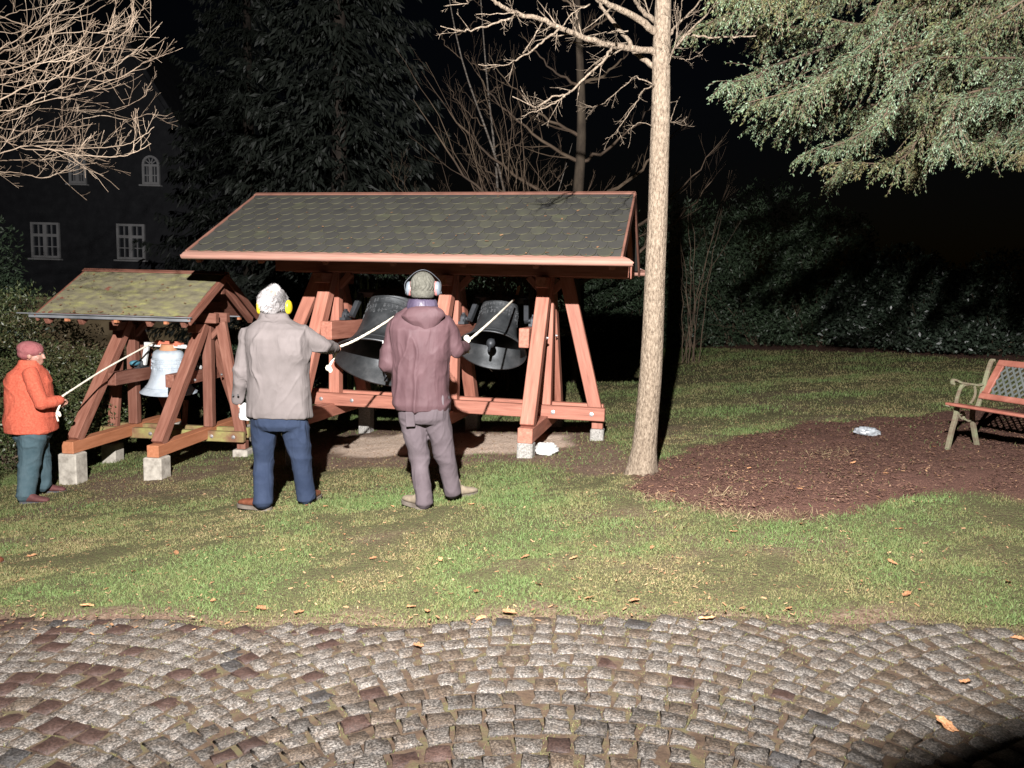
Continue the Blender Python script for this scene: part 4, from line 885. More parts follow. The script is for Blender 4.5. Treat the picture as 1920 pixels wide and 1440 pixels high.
# generic leafy mass: a shrub with an uneven outline
def bush(name, label, cat, m, base, lobes, n, L, Wd, seed, jit=.9, twm=None, dens=.05, group=None, droop=0):
    root = empty(name, base); tag(root, label, cat, group); r_ = np.random.RandomState(seed); Cs = []; Ds = []; tot = sum(a*b_*c_ for (_, _, _, a, b_, c_) in lobes)
    for (x_, y_, z_, a, b_, c_) in lobes:
        k = int(n*(a*b_*c_)/tot*1.9); u = unit(r_.normal(0, 1, (k, 3))); rad = r_.uniform(.35, 1, k)**.45
        P = u*rad[:, None]; nv = fbm(P*3.0+seed, seed, 3); P = P*(1+.28*nv)[:, None]; kp = (vnoise(P*7+9, seed+1) > -.35+dens) & (P[:, 2] > -.98)
        P = P[kp]; u = u[kp]; Cs.append(P*np.array([a, b_, c_])+np.array([x_, y_, z_])); Ds.append(u*.8+np.array([0, 0, .25-droop]))
    Cs = np.concatenate(Cs); Ds = np.concatenate(Ds); kp = Cs[:, 2] > .02; Cs = Cs[kp]; Ds = Ds[kp]
    leaves('foliage', m, Cs, Ds, np.full(len(Cs), L), np.full(len(Cs), Wd), root, seed+5, jit, .5+.5*vnoise(Cs*1.7, seed+2))
    q = MB(); rr_ = random.Random(seed)
    for k in range(16):
        lb = rr_.choice(lobes); tip = Vector(lb[:3])+Vector((rr_.uniform(-.8, .8)*lb[3], rr_.uniform(-.8, .8)*lb[4], rr_.uniform(-.4, .9)*lb[5])); b0 = Vector((lb[0]*.5+rr_.uniform(-.1, .1), lb[1]*.5, 0))
        limb(q, rr_, [b0, b0*.6+tip*.4+Vector((0, 0, .15)), tip], .02, .004, .5, .3, 0, .2, 4, 5, .02)
    q.build('stems', twm or m_dtwig, root); return root
m_bush = mat('yew_leaves', [(0, (.085, .042, .026)), (.3, (.07, .062, .028)), (.6, (.055, .075, .028)), (.85, (.085, .105, .038)), (1, (.15, .155, .065))], scale=1.2, rough=.45, bump=0, attr='rnd', transl=.15, spec=.45)
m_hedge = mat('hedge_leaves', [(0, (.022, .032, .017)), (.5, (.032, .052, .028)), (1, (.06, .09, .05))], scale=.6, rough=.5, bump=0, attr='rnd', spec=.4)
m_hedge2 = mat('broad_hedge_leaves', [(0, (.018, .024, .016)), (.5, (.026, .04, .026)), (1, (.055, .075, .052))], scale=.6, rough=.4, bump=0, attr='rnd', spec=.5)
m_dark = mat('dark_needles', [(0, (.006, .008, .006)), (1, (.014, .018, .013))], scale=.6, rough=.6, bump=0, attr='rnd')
b_ = Vector((-6.15, 9.4, 0)); b_.z = Gf(b_.x, b_.y)
bush('evergreen_shrub', 'big lit evergreen shrub with reddish tints behind the person in orange', 'shrub', m_bush, b_, [(-.1, 0, 1.15, 1.15, .9, 1.15), (.55, .2, .8, .85, .8, .8), (-.9, -.1, .9, .9, .8, .9), (.9, .5, 1.0, .45, .5, .55), (-.5, 0, 1.75, .7, .6, .42), (.15, -.4, .45, .9, .55, .5)], 30000, .05, .017, 31, .9)
b_ = Vector((-9.6, 13.5, 0)); b_.z = Gf(b_.x, b_.y)
bush('conifer', 'dim grey green conifer behind the lit shrub at the left edge', 'tree', m_hedge, b_, [(0, 0, 1.6, 1.3, 1.2, 1.6), (0, 0, 2.9, .95, .9, 1.1), (-.5, 0, 2.2, 1.1, 1, 1.2)], 9000, .10, .03, 33, .8)
# the hedge: conifers shoulder to shoulder, then rhododendrons on the right
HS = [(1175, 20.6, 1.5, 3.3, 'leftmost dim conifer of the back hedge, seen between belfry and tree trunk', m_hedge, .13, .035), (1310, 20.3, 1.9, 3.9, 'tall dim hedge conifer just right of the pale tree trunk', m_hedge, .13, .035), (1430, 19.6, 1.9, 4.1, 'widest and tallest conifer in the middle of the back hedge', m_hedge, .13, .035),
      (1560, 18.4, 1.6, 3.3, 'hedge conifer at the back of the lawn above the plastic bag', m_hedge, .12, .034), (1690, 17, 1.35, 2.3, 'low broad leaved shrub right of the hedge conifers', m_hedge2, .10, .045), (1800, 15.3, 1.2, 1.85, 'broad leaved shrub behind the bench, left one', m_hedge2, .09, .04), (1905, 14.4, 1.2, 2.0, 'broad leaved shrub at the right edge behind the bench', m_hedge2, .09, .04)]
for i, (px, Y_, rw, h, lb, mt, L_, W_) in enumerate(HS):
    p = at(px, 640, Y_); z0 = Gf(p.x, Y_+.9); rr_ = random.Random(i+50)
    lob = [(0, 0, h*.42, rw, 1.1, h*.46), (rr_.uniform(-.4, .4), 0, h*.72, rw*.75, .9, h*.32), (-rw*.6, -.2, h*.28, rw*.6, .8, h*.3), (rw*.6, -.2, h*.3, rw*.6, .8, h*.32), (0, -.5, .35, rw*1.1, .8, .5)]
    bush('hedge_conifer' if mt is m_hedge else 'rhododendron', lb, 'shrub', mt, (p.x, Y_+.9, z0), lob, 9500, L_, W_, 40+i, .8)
# low dim shrubs behind the bells and beside the small frame
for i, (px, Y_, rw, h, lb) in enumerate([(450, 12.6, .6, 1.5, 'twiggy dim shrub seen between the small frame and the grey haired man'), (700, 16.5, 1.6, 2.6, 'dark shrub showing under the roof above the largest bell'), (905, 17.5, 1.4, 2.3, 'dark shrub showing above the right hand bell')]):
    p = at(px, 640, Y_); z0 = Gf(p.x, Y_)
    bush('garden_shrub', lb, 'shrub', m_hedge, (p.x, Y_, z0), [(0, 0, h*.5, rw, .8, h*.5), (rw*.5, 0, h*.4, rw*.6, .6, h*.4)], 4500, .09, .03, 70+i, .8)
# strap-leaved plant seen over the big bell
q = MB(); r = random.Random(4); p0 = at(668, 560, 12.5); z0 = Gf(p0.x, 12.5)
pl = empty('reed_clump', (p0.x, 12.5, z0)); tag(pl, 'clump of pale upright reed leaves seen under the roof above the largest bell', 'plant')
m_reed = mat('reed', [(0, (.2, .26, .12)), (1, (.38, .45, .25))], scale=3, rough=.6, bump=0)
for i in range(26):
    a = r.uniform(0, 6.28); L_ = r.uniform(1.7, 2.35); s0 = Vector((r.uniform(-.25, .35), r.uniform(-.2, .2), 0)); e = s0+Vector((math.cos(a)*r.uniform(.05, .4), math.sin(a)*.2, L_))
    sp = spline([s0, s0*.5+e*.5+Vector((0, 0, .15)), e], 4); q.tube(sp, [.014]*(len(sp)-2)+[.008, .001], 3, cap=False)
q.build('leaf_blades', m_reed, pl)['kind'] = 'stuff'

# ---- background trees, dimly lit
def bare(name, label, px, py, Y_, h, r0, seed, lean=0, limbs=None, m=m_dbark, mt=m_dtwig, nl=16, spread=.5, dens=.7, lev=2, zmin=1.2):
    p = at(px, py, Y_); z0 = Gf(p.x, Y_); root = empty(name, (p.x, Y_, z0)); tag(root, label, 'tree'); r_ = random.Random(seed)
    tr = spline([Vector((0, 0, -.1)), Vector((lean*.2+r_.uniform(-.12, .12), 0, h*.25)), Vector((lean*.45+r_.uniform(-.15, .15), 0, h*.5)), Vector((lean*.7+r_.uniform(-.15, .15), 0, h*.75)), Vector((lean, 0, h))], 5); m_ = len(tr)
    q = MB(); q.tube(tr, [r0*(1-.85*k/(m_-1)) for k in range(m_)], 9); q.build('trunk', m, root, smooth=True); q = MB()
    for i in range(nl):
        t = zmin/h+(1-zmin/h)*(i+r_.random())/nl*.9; k = int(t*(m_-1)); b0 = tr[k]; a = r_.uniform(-.5, .5)+(0 if i % 2 else math.pi); L_ = spread*h*(1.1-t)*r_.uniform(.6, 1.1)
        d = Vector((math.cos(a), math.sin(a)*.8, .55)); limb(q, r_, [b0, b0+d*L_*.4, b0+d*L_*.75+Vector((0, 0, L_*.12)), b0+d*L_+Vector((0, 0, L_*.3))], r0*.38*(1.1-t)+.006, .004, dens, L_*.45, lev-1, .35, 5, 5, .02)
    q.build('branches', mt, root); return root
bare('bare_tree', 'dim bare tree with spreading limbs rising behind the right end of the roof', 1090, 600, 14.5, 9, .15, 1, -.5, nl=16, spread=.42)
m_birch = mat('birch_bark', [(0, (.03, .025, .02)), (.5, (.1, .085, .07)), (1, (.22, .2, .17))], scale=9, stretch=(1, 1, 3), rough=.8, bump=.2)
bare('birch_tree', 'slender pale stem leaning left behind the middle of the roof', 1000, 600, 14.8, 8, .038, 2, -1.9, m=m_birch, nl=9, spread=.22, zmin=2.5, lev=1)
bare('birch_tree', 'slender pale stem standing between its leaning neighbour and the bare shrub', 958, 600, 15.4, 8, .042, 3, -.8, m=m_birch, nl=9, spread=.22, zmin=2.5, lev=1)
bare('birch_tree', 'short pale stem slanting right behind the roof ridge', 975, 600, 15.0, 4.6, .03, 4, .9, m=m_birch, nl=7, spread=.25, zmin=2, lev=1)
# arching bare shrub
rt = at(985, 620, 14); root = empty('bare_shrub', (rt.x, 14, Gf(rt.x, 14))); tag(root, 'many stemmed bare shrub arching up left behind the roof', 'shrub'); r = random.Random(17); q = MB()
for i in range(24):
    ax = r.uniform(-2.4, .5); h = r.uniform(2.6, 6.2); b0 = Vector((r.uniform(-.5, .5), r.uniform(-.3, .3), 0)); limb(q, r, [b0, b0+Vector((ax*.35, r.uniform(-.3, .3), h*.4)), b0+Vector((ax*.75, r.uniform(-.5, .5), h*.75)), b0+Vector((ax*1.15, r.uniform(-.6, .6), h))], .018, .003, .7, .9, 1, .25, 5, 6, .02)
q.build('stems', m_dtwig, root)
rt = at(1300, 620, 16.5); root = empty('bare_shrub', (rt.x, 16.5, Gf(rt.x, 16.5))); tag(root, 'thin bare shrub in front of the hedge beside the pale trunk', 'shrub'); q = MB()
for i in range(9):
    ax = r.uniform(-.9, 1.1); h = r.uniform(2.4, 4.2); b0 = Vector((r.uniform(-.2, .2), 0, 0)); limb(q, r, [b0, b0+Vector((ax*.3, 0, h*.5)), b0+Vector((ax, r.uniform(-.4, .4), h))], .012, .003, .6, .6, 1, .25, 4, 6, .02)
q.build('stems', m_dtwig, root)
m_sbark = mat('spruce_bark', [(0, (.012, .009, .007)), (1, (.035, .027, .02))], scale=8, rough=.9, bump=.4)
def spruce(label, px, Y_, h, rw, seed, m, n_whorl=30):
    p = at(px, 600, Y_); z0 = Gf(p.x, Y_)-.5; root = empty('spruce_tree', (p.x, Y_, z0)); tag(root, label, 'tree'); r_ = random.Random(seed); q = MB()
    q.tube([(0, 0, 0), (0, 0, h*.5), (0, 0, h)], [.24, .15, .03], 10); q.build('trunk', m_sbark, root, smooth=True); q = MB(); C = []; D = []
    for wv in range(n_whorl):
        z_ = .9+(h-1.2)*wv/n_whorl; L0 = rw*(1-(z_/h))**.8+.2
        for b_ in range(8):
            a = 2*math.pi*b_/8+wv*.37+r_.uniform(-.2, .2); d = Vector((math.cos(a), math.sin(a), 0)); L_ = L0*r_.uniform(.75, 1.12)
            sp = spline([Vector((0, 0, z_)), Vector((0, 0, z_-.06*L_))+d*L_*.35, Vector((0, 0, z_-.3*L_))+d*L_*.75, Vector((0, 0, z_-.28*L_))+d*L_], 5); q.tube(sp, [.03*(1-.85*k/(len(sp)-1)) for k in range(len(sp))], 4, cap=False)
            for k in range(3, len(sp)):
                for e in range(9):
                    s_ = Vector((-d.y, d.x, 0))*r_.uniform(-1, 1)*L_*.2*(1.25-k/len(sp))+Vector((0, 0, -abs(r_.gauss(0, .14))))+d*r_.uniform(-.1, .1); C.append(sp[k]+s_); D.append(s_.normalized()*.7+d*.6+Vector((0, 0, -.5)))
    q.build('boughs', m_dark, root); C = np.array([tuple(c) for c in C]); D = np.array([tuple(c) for c in D]); leaves('needles', m, C, D, np.full(len(C), .24), np.full(len(C), .055), root, seed, .3)
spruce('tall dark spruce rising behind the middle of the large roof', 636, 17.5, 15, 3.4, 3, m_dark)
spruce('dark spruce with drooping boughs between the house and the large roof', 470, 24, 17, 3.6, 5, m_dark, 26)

# ------------------------------------------------------------------ the house
HY = 30.; m_slate = mat('dark_slate_cladding', [(0, (.012, .0125, .015)), (.5, (.017, .018, .021)), (1, (.025, .026, .029))], scale=3, rough=.7, bump=.4, bscale=9, bdist=.02)
m_render = mat('cream_render', [(0, (.36, .27, .15)), (1, (.46, .36, .22))], scale=2, rough=.9, bump=.1)
m_wframe = mat('white_window_paint', [(0, (.25, .25, .25)), (1, (.33, .33, .33))], scale=4, rough=.5, bump=0)
m_glass, nt, b = new_mat('dark_glass'); b.inputs['Base Color'].default_value = (.02, .024, .03, 1); b.inputs['Roughness'].default_value = .08; b.inputs['Specular IOR Level'].default_value = .6
m_curt = mat('curtain', [(0, (.3, .3, .28)), (1, (.42, .42, .38))], scale=6, rough=.9, bump=0)
hx = at(216, 500, HY).x; hz = Gf(hx, HY)-1.2
house = empty('house', (hx, HY, hz)); tag(house, 'dark gabled house with white windows behind the small bell frame', 'house')
def HP(px, py): p = at(px, py, HY); return Vector((p.x-hx, 0, p.z-hz))
apex = HP(225, 55); el = HP(-140, 420); er = HP(455, 420); zf = HP(216, 560).z; zg = 0
ez = (el.z+er.z)/2
def prism(pts, y0, y1):
    n = len(pts); V = [(x_, y0, z_) for x_, z_ in pts]+[(x_, y1, z_) for x_, z_ in pts]
    return MB().add(V, [tuple(range(n)), tuple(range(2*n-1, n-1, -1))]+[(i, n+i, n+(i+1) % n, (i+1) % n) for i in range(n)])
prism([(el.x, zf), (er.x, zf), (er.x, ez), (apex.x, apex.z), (el.x, ez)], 0, 9).build('upper_wall', m_slate, house)
prism([(el.x+.1, -1), (er.x-.1, -1), (er.x-.1, zf-.004), (el.x+.1, zf-.004)], .08, 8.9).build('ground_floor_wall', m_render, house)
for s_ in (0, 1):
    a = el if s_ == 0 else er; dx = (a.x-apex.x); k = 1.07
    q = MB(); q.beam((apex.x, 4.5, apex.z+.12), (apex.x+dx*k, 4.5, apex.z+.12+(ez-apex.z)*k), 9.9, .16, side=(0, 1, 0), ch=.01); q.build('roof_slope', m_slate, house)
c_ = HP(366, 160); MB().beam((c_.x, 4, c_.z-3.2), (c_.x, 4, c_.z+1.4), .8, .8, ch=.02).build('chimney', m_slate, house)
def window(x0, x1, y0, y1, bars, arch=False, ground=False):
    a = HP(x0, y1); b2 = HP(x1, y0); wx = (a.x+b2.x)/2; ww = abs(b2.x-a.x); z0 = a.z; hh = b2.z-a.z; yy = -.05 if not ground else .03
    fr = MB(); t = .085
    fr.box((wx-ww/2+t/2, yy, z0+hh/2), (t, .1, hh)); fr.box((wx+ww/2-t/2, yy, z0+hh/2), (t, .1, hh)); fr.box((wx, yy, z0+t/2), (ww-2*t-.004, .1, t)); fr.box((wx, yy, z0+hh-t/2), (ww-2*t-.004, .1, t))
    if arch:
        R_ = ww/2
        for k in range(10):
            a0 = math.pi*k/10; a1 = math.pi*(k+1)/10; fr.beam((wx+(R_-.04)*math.cos(a0), yy, z0+hh+.004+(R_-.04)*math.sin(a0)), (wx+(R_-.04)*math.cos(a1), yy, z0+hh+.004+(R_-.04)*math.sin(a1)), .08, .1, side=(math.cos(a0), 0, math.sin(a0)), ch=.004)
    w_ = fr.build('window', m_wframe, house)
    gl = MB(); gl.box((wx, yy+.03, z0+hh/2), (ww-t, .02, hh-t))
    if arch: gl.add([(wx+(R_-.05)*math.cos(math.pi*k/12), yy+.03, z0+hh+.01+(R_-.05)*math.sin(math.pi*k/12)) for k in range(13)], [tuple(range(12, -1, -1))])
    gl.build('pane', m_glass, w_)
    q = MB(); q.box((wx, yy-.012, z0+hh/2), (.13, .09, hh-2*t-.004))
    for (kind, f_) in bars:
        if kind == 'h': q.box((wx, yy-.006, z0+hh*f_), (ww-2*t-.006, .07, .035 if f_ != .64 else .11))
        else: q.box((wx-ww/2+ww*f_, yy-.002, z0+hh/2), (.03, .06, hh-2*t-.008))
    if arch:
        for k in (1, 2, 3, 4): q.beam((wx, yy, z0+hh), (wx+(R_-.09)*math.cos(math.pi*k/5), yy, z0+hh+(R_-.09)*math.sin(math.pi*k/5)), .03, .04, side=(0, 1, 0), ch=.002)
    q.build('glazing_bars', m_wframe, w_)
    MB().box((wx, yy-.06, z0-.05), (ww+.16, .2, .06)).build('sill', m_wframe, w_)
B1 = [('h', .64), ('h', .32), ('v', .27), ('v', .73)]; B2 = [('h', .45), ('v', .28), ('v', .72)]
window(222, 272, 421, 486, B1); window(62, 112, 418, 483, B1); window(269, 300, 309, 346, B2, True); window(132, 162, 306, 344, B2, True); window(251, 276, 585, 617, B2, ground=True); window(395, 440, 425, 488, B1); window(-60, -10, 414, 479, B1)

# ------------------------------------------------------------------ people
def fuse(mb, vox, smooth=4, disp=None, name='cloth', adapt=0):
    """voxel-fuse the pieces in mb into one continuous skin, relax it, then push it along its normals with disp(V)->metres"""
    me = mb.mesh(name); o = bpy.data.objects.new(name, me); col.objects.link(o)
    m = o.modifiers.new('r', 'REMESH'); m.mode = 'VOXEL'; m.voxel_size = vox; m.adaptivity = adapt; m.use_smooth_shade = True
    if smooth: s_ = o.modifiers.new('s', 'SMOOTH'); s_.iterations = smooth; s_.factor = .5
    dg = bpy.context.evaluated_depsgraph_get(); out = bpy.data.meshes.new_from_object(o.evaluated_get(dg)); out.name = name
    bpy.data.objects.remove(o); bpy.data.meshes.remove(me)
    if disp is not None:
        n = len(out.vertices); V = np.empty(n*3, np.float32); out.vertices.foreach_get('co', V); V = V.reshape(-1, 3).astype(float)
        N = np.empty(n*3, np.float32); out.vertex_normals.foreach_get('vector', N); N = N.reshape(-1, 3)
        V = V+N*disp(V)[:, None]; out.vertices.foreach_set('co', V.astype(np.float32).ravel())
    out.polygons.foreach_set('use_smooth', [True]*len(out.polygons)); out.update(); return out
def ridge(p, seed): return (1-2*np.abs(vnoise(p, seed)))
def folds(amp, base=(11, 11, 3.5), seed=1, spots=()):
    def f(V):
        wv = .8*vnoise(V*4, seed+9)[:, None]; big = sm(-.3, .5, vnoise(V*4.5, seed+12))
        d = amp*(.9*(np.clip(ridge(V*np.array(base)*.8+wv, seed), 0, 1)**2.2)*(.35+big)+.45*(np.clip(ridge(V*np.array(base)*1.7+wv, seed+1), 0, 1)**2)*big+.5*fbm(V*5, seed+2, 2)+.4*(np.clip(ridge((V@np.array([[.8, 0, .6], [0, 1, 0], [-.6, 0, .8]]))*np.array([12, 8, 4])+wv, seed+3), 0, 1)**2.5)*(1-big)-.3)
        for (c_, rad, a, fr, ax) in spots:          # bunched creases round a joint or hem
            w_ = np.exp(-((V-np.array(c_))**2).sum(1)/rad**2); t = V@np.array(ax); q_ = vnoise(V*7, seed+5)
            d = d+w_*a*1.25*(ridge(V*5.5+np.array(ax)*(t*(fr/6.-5.5))[:, None], seed+21)-.25+.3*q_)
        return d
    return f
def cap_(mb, a, b, ra, rb, n=14):
    a = Vector(a); b = Vector(b); t = (b-a); L = t.length; t = t.normalized(); pts = []; rr = []
    for k in range(5): an = math.pi/2*(k/4); pts.append(a-t*ra*math.cos(an)*.999); rr.append(max(.0008, ra*math.sin(an)))
    for k in range(5): an = math.pi/2*(k/4); pts.append(b+t*rb*math.sin(an)*.999); rr.append(max(.0008, rb*math.cos(an)))
    mb.tube(pts, rr, n)
def chain(mb, P, R_, n=14):
    for i in range(len(P)-1): cap_(mb, P[i], P[i+1], R_[i], R_[i+1], n)
def hand(mb, wr, d, nrm, thumb, curl=.6, s=1.):
    """palm and five separate fingers; d forearm direction, nrm back-of-hand normal, thumb = side vector"""
    wr = Vector(wr); d = Vector(d).normalized(); nrm = Vector(nrm); nrm = (nrm-d*nrm.dot(d)).normalized(); sd = Vector(thumb); sd = (sd-d*sd.dot(d)-nrm*sd.dot(nrm)).normalized()
    for k in range(4): o = (k-1.5)*.0195*s; cap_(mb, wr+sd*o*.6+d*.01, wr+sd*(-o)+d*.082*s, .015*s, .0115*s, 10)
    for k, L in enumerate((.040, .047, .044, .034)):
        o = (1.5-k)*.0205*s; p = wr+sd*o+d*(.086 if k < 3 else .078)*s; dd = d.copy(); r0 = .0092*s
        for j, f_ in enumerate((1, .68, .52)):
            ax = sd; dd = (Matrix.Rotation(-curl*(.75 if j == 0 else 1.05), 3, ax) @ dd) if (Matrix.Rotation(-.5, 3, ax) @ d).dot(nrm) < 0 else (Matrix.Rotation(curl*(.75 if j == 0 else 1.05), 3, ax) @ dd)
            q_ = p+dd*L*f_*s; cap_(mb, p, q_, r0, r0*.92, 8); p = q_; r0 *= .93
    p = wr+sd*.03*s+d*.03*s; dd = (d*.75+sd*.7-nrm*.35).normalized(); q_ = p+dd*.042*s; cap_(mb, wr+sd*.014*s+d*.012*s, p, .014*s, .013*s, 8); cap_(mb, p, q_, .0125*s, .0105*s, 8); dd = (d*.9+sd*.15-nrm*.55).normalized(); cap_(mb, q_, q_+dd*.03*s, .0102*s, .009*s, 8)
def head_shape(mb, c, fwd, s=1.):
    """skull, jaw, nose, ears, brow, lips; c = centre of skull; fwd = gaze direction"""
    c = Vector(c); f = Vector(fwd).normalized(); u = Vector((0, 0, 1)); u = (u-f*u.dot(f)).normalized(); r_ = f.cross(u); M = Matrix((r_, f, u)).transposed()
    E = lambda p, rr: mb.ell(c+M @ (Vector(p)*s), [x*s for x in rr], 14, M)
    E((0, -.012, .025), (.076, .097, .088)); E((0, .025, -.04), (.062, .068, .075)); E((0, .055, -.085), (.034, .032, .028)); E((0, .093, -.018), (.011, .018, .026)); E((0, .106, -.035), (.014, .014, .011))
    E((0, .084, -.068), (.024, .014, .008)); E((0, .082, -.079), (.021, .013, .007)); E((-.03, .078, .018), (.022, .014, .008)); E((.03, .078, .018), (.022, .014, .008)); E((-.04, .06, -.035), (.02, .02, .02)); E((.04, .06, -.035), (.02, .02, .02))
    for s_ in (-1, 1): E((s_*.078, -.004, -.012), (.010, .02, .032)); E((s_*.07, .003, -.02), (.012, .012, .02))
    return M
m_skin = mat('skin', [(0, (.26, .125, .09)), (1, (.36, .2, .15))], scale=14, rough=.5, bump=.1, bscale=90, bdist=.002, spec=.4)
for m_ in (m_skin,): m_.node_tree.nodes['Principled BSDF'].inputs['Subsurface Weight'].default_value = .12; m_.node_tree.nodes['Principled BSDF'].inputs['Subsurface Radius'].default_value = (.01, .004, .002)
def cloth(name, a, b, sc=12, bump=.35, bs=260, rough=.9, sheen=.2, bd=.0015, c=None, wr=.05):
    sheen = 0; a = tuple(x*.46 for x in a); b = tuple(x*.46 for x in b); c = None if c is None else tuple(x*.46 for x in c)
    m = mat(name, [(0, a), (.5, c or tuple((x+y)/2 for x, y in zip(a, b))), (1, b)], scale=sc, rough=rough, bump=bump, bscale=bs, bdist=bd, sheen=sheen, spec=.2)
    nt = m.node_tree; b = nt.nodes['Principled BSDF']; tc = nt.nodes.new('ShaderNodeTexCoord'); mp = nt.nodes.new('ShaderNodeMapping'); mp.inputs['Scale'].default_value = (1, 1, .42); nt.links.new(tc.outputs['Object'], mp.inputs[0])
    n = noise_node(nt, mp.outputs[0], 8, 2, .5, .8); mt_ = nt.nodes.new('ShaderNodeMath'); mt_.operation = 'SUBTRACT'; mt_.inputs[1].default_value = .5; ab = nt.nodes.new('ShaderNodeMath'); ab.operation = 'ABSOLUTE'
    nt.links.new(n.outputs[0], mt_.inputs[0]); nt.links.new(mt_.outputs[0], ab.inputs[0]); bp = nt.nodes.new('ShaderNodeBump'); bp.invert = True; bp.inputs['Strength'].default_value = .3; bp.inputs['Distance'].default_value = wr
    nt.links.new(ab.outputs[0], bp.inputs['Height']); old = b.inputs['Normal'].links[0].from_socket; nt.links.new(old, bp.inputs['Normal']); nt.links.new(bp.outputs[0], b.inputs['Normal']); return m
m_jgrey = cloth('taupe_cotton', (.205, .178, .17), (.275, .24, .232), 5); m_navy = cloth('navy_cloth', (.026, .042, .085), (.045, .066, .12), 7)
m_mauve = cloth('mauve_nylon', (.10, .052, .058), (.155, .086, .094), 5, .25, 90, .68, .1); m_greyp = cloth('grey_trousers', (.12, .094, .103), (.18, .146, .158), 6); m_knit = cloth('grey_green_knit', (.10, .098, .078), (.2, .195, .16), 40, .9, 130, .95, .3, .004)
m_wool = cloth('orange_wool', (.7, .13, .075), (1.0, .24, .14), 60, .9, 160, .95, .5, .004); m_hat = cloth('rose_wool', (.42, .13, .14), (.58, .22, .22), 30, .8, 150, .95, .4, .003); m_jean = cloth('teal_corduroy', (.07, .13, .155), (.13, .2, .23), 9, .6, 180, .9, .25)
m_hair = mat('white_hair', [(0, (.12, .11, .105)), (.5, (.3, .285, .28)), (1, (.5, .48, .47))], scale=40, rough=.5, bump=0, attr='rnd'); m_yel = mat('yellow_plastic', [(0, (.36, .26, .012)), (1, (.42, .31, .02))], scale=4, rough=.35, bump=0)
m_cup = mat('silver_plastic', [(0, (.085, .10, .115)), (1, (.12, .14, .155))], scale=4, rough=.3, bump=0); m_pink = mat('pink_cushion', [(0, (.24, .09, .085)), (1, (.3, .12, .11))], scale=4, rough=.5, bump=0); m_blackp = mat('black_rubber', [(0, (.02, .02, .02)), (1, (.05, .05, .05))], scale=4, rough=.6, bump=0)
m_leath = mat('brown_leather', [(0, (.08, .026, .014)), (1, (.15, .055, .03))], scale=18, rough=.35, bump=.2, bscale=60, spec=.5); m_suede = mat('beige_suede', [(0, (.15, .12, .085)), (1, (.22, .18, .13))], scale=18, rough=.9, bump=.2); m_sole = mat('rubber_sole', [(0, (.08, .065, .05)), (1, (.14, .12, .1))], scale=18, rough=.8, bump=.2)
m_coll = cloth('violet_lining', (.06, .045, .085), (.14, .115, .17), 14, .2, 60, .4, .1); m_slate_shoe = mat('slate_shoe', [(0, (.05, .05, .055)), (1, (.1, .1, .11))], scale=12, rough=.6, bump=.2); m_wine = mat('wine_shoe_upper', [(0, (.075, .028, .028)), (1, (.12, .045, .042))], scale=12, rough=.7, bump=.2)
m_black = cloth('black_coat', (.016, .016, .018), (.03, .03, .034), 8)
def shoe(parent, heel, d, L, m, ms, W=.098, ht=.1):
    heel = Vector(heel); d = Vector((d[0], d[1], 0)).normalized(); s_ = Vector((-d.y, d.x, 0)); M = Matrix((s_, Vector((0, 0, 1)), d)).transposed(); q = MB()
    st = [(0, .55, .6), (.06, .74, .98), (.2, .8, 1.0), (.36, .82, .88), (.52, .92, .62), (.72, 1.0, .5), (.88, .84, .42), (.97, .5, .3)]
    q.rings([(heel+d*L*t+Vector((0, 0, .018+ht*h*.5)), W*.5*w_, ht*h*.5, M) for t, w_, h in st], 18, 2.4); cap_(q, heel+d*L*.17+Vector((0, 0, .06)), heel+d*L*.15+Vector((0, 0, .13)), .042, .045)
    o = link('shoe', fuse(q, .007, 3, lambda V: .0012*vnoise(V*40, 3), 'shoe'), m, parent)
    q = MB(); n = 20; out = [(-.03, .3), (.0, .62), (.08, .8), (.22, .84), (.38, .82), (.55, .98), (.72, 1.08), (.86, .98), (.96, .68), (1.01, .25)]
    pl = [(t*L, w_*W*.5) for t, w_ in out]+[(t*L, -w_*W*.5) for t, w_ in out[::-1]]; V = [heel+d*a+s_*b_+Vector((0, 0, z_)) for z_ in (-.004, .024) for a, b_ in pl]; k = len(pl)
    q.add(V, [tuple(range(k-1, -1, -1)), tuple(range(k, 2*k))]+[(i, (i+1) % k, k+(i+1) % k, k+i) for i in range(k)]); q.build('sole', ms, o, auto=40)
    return o
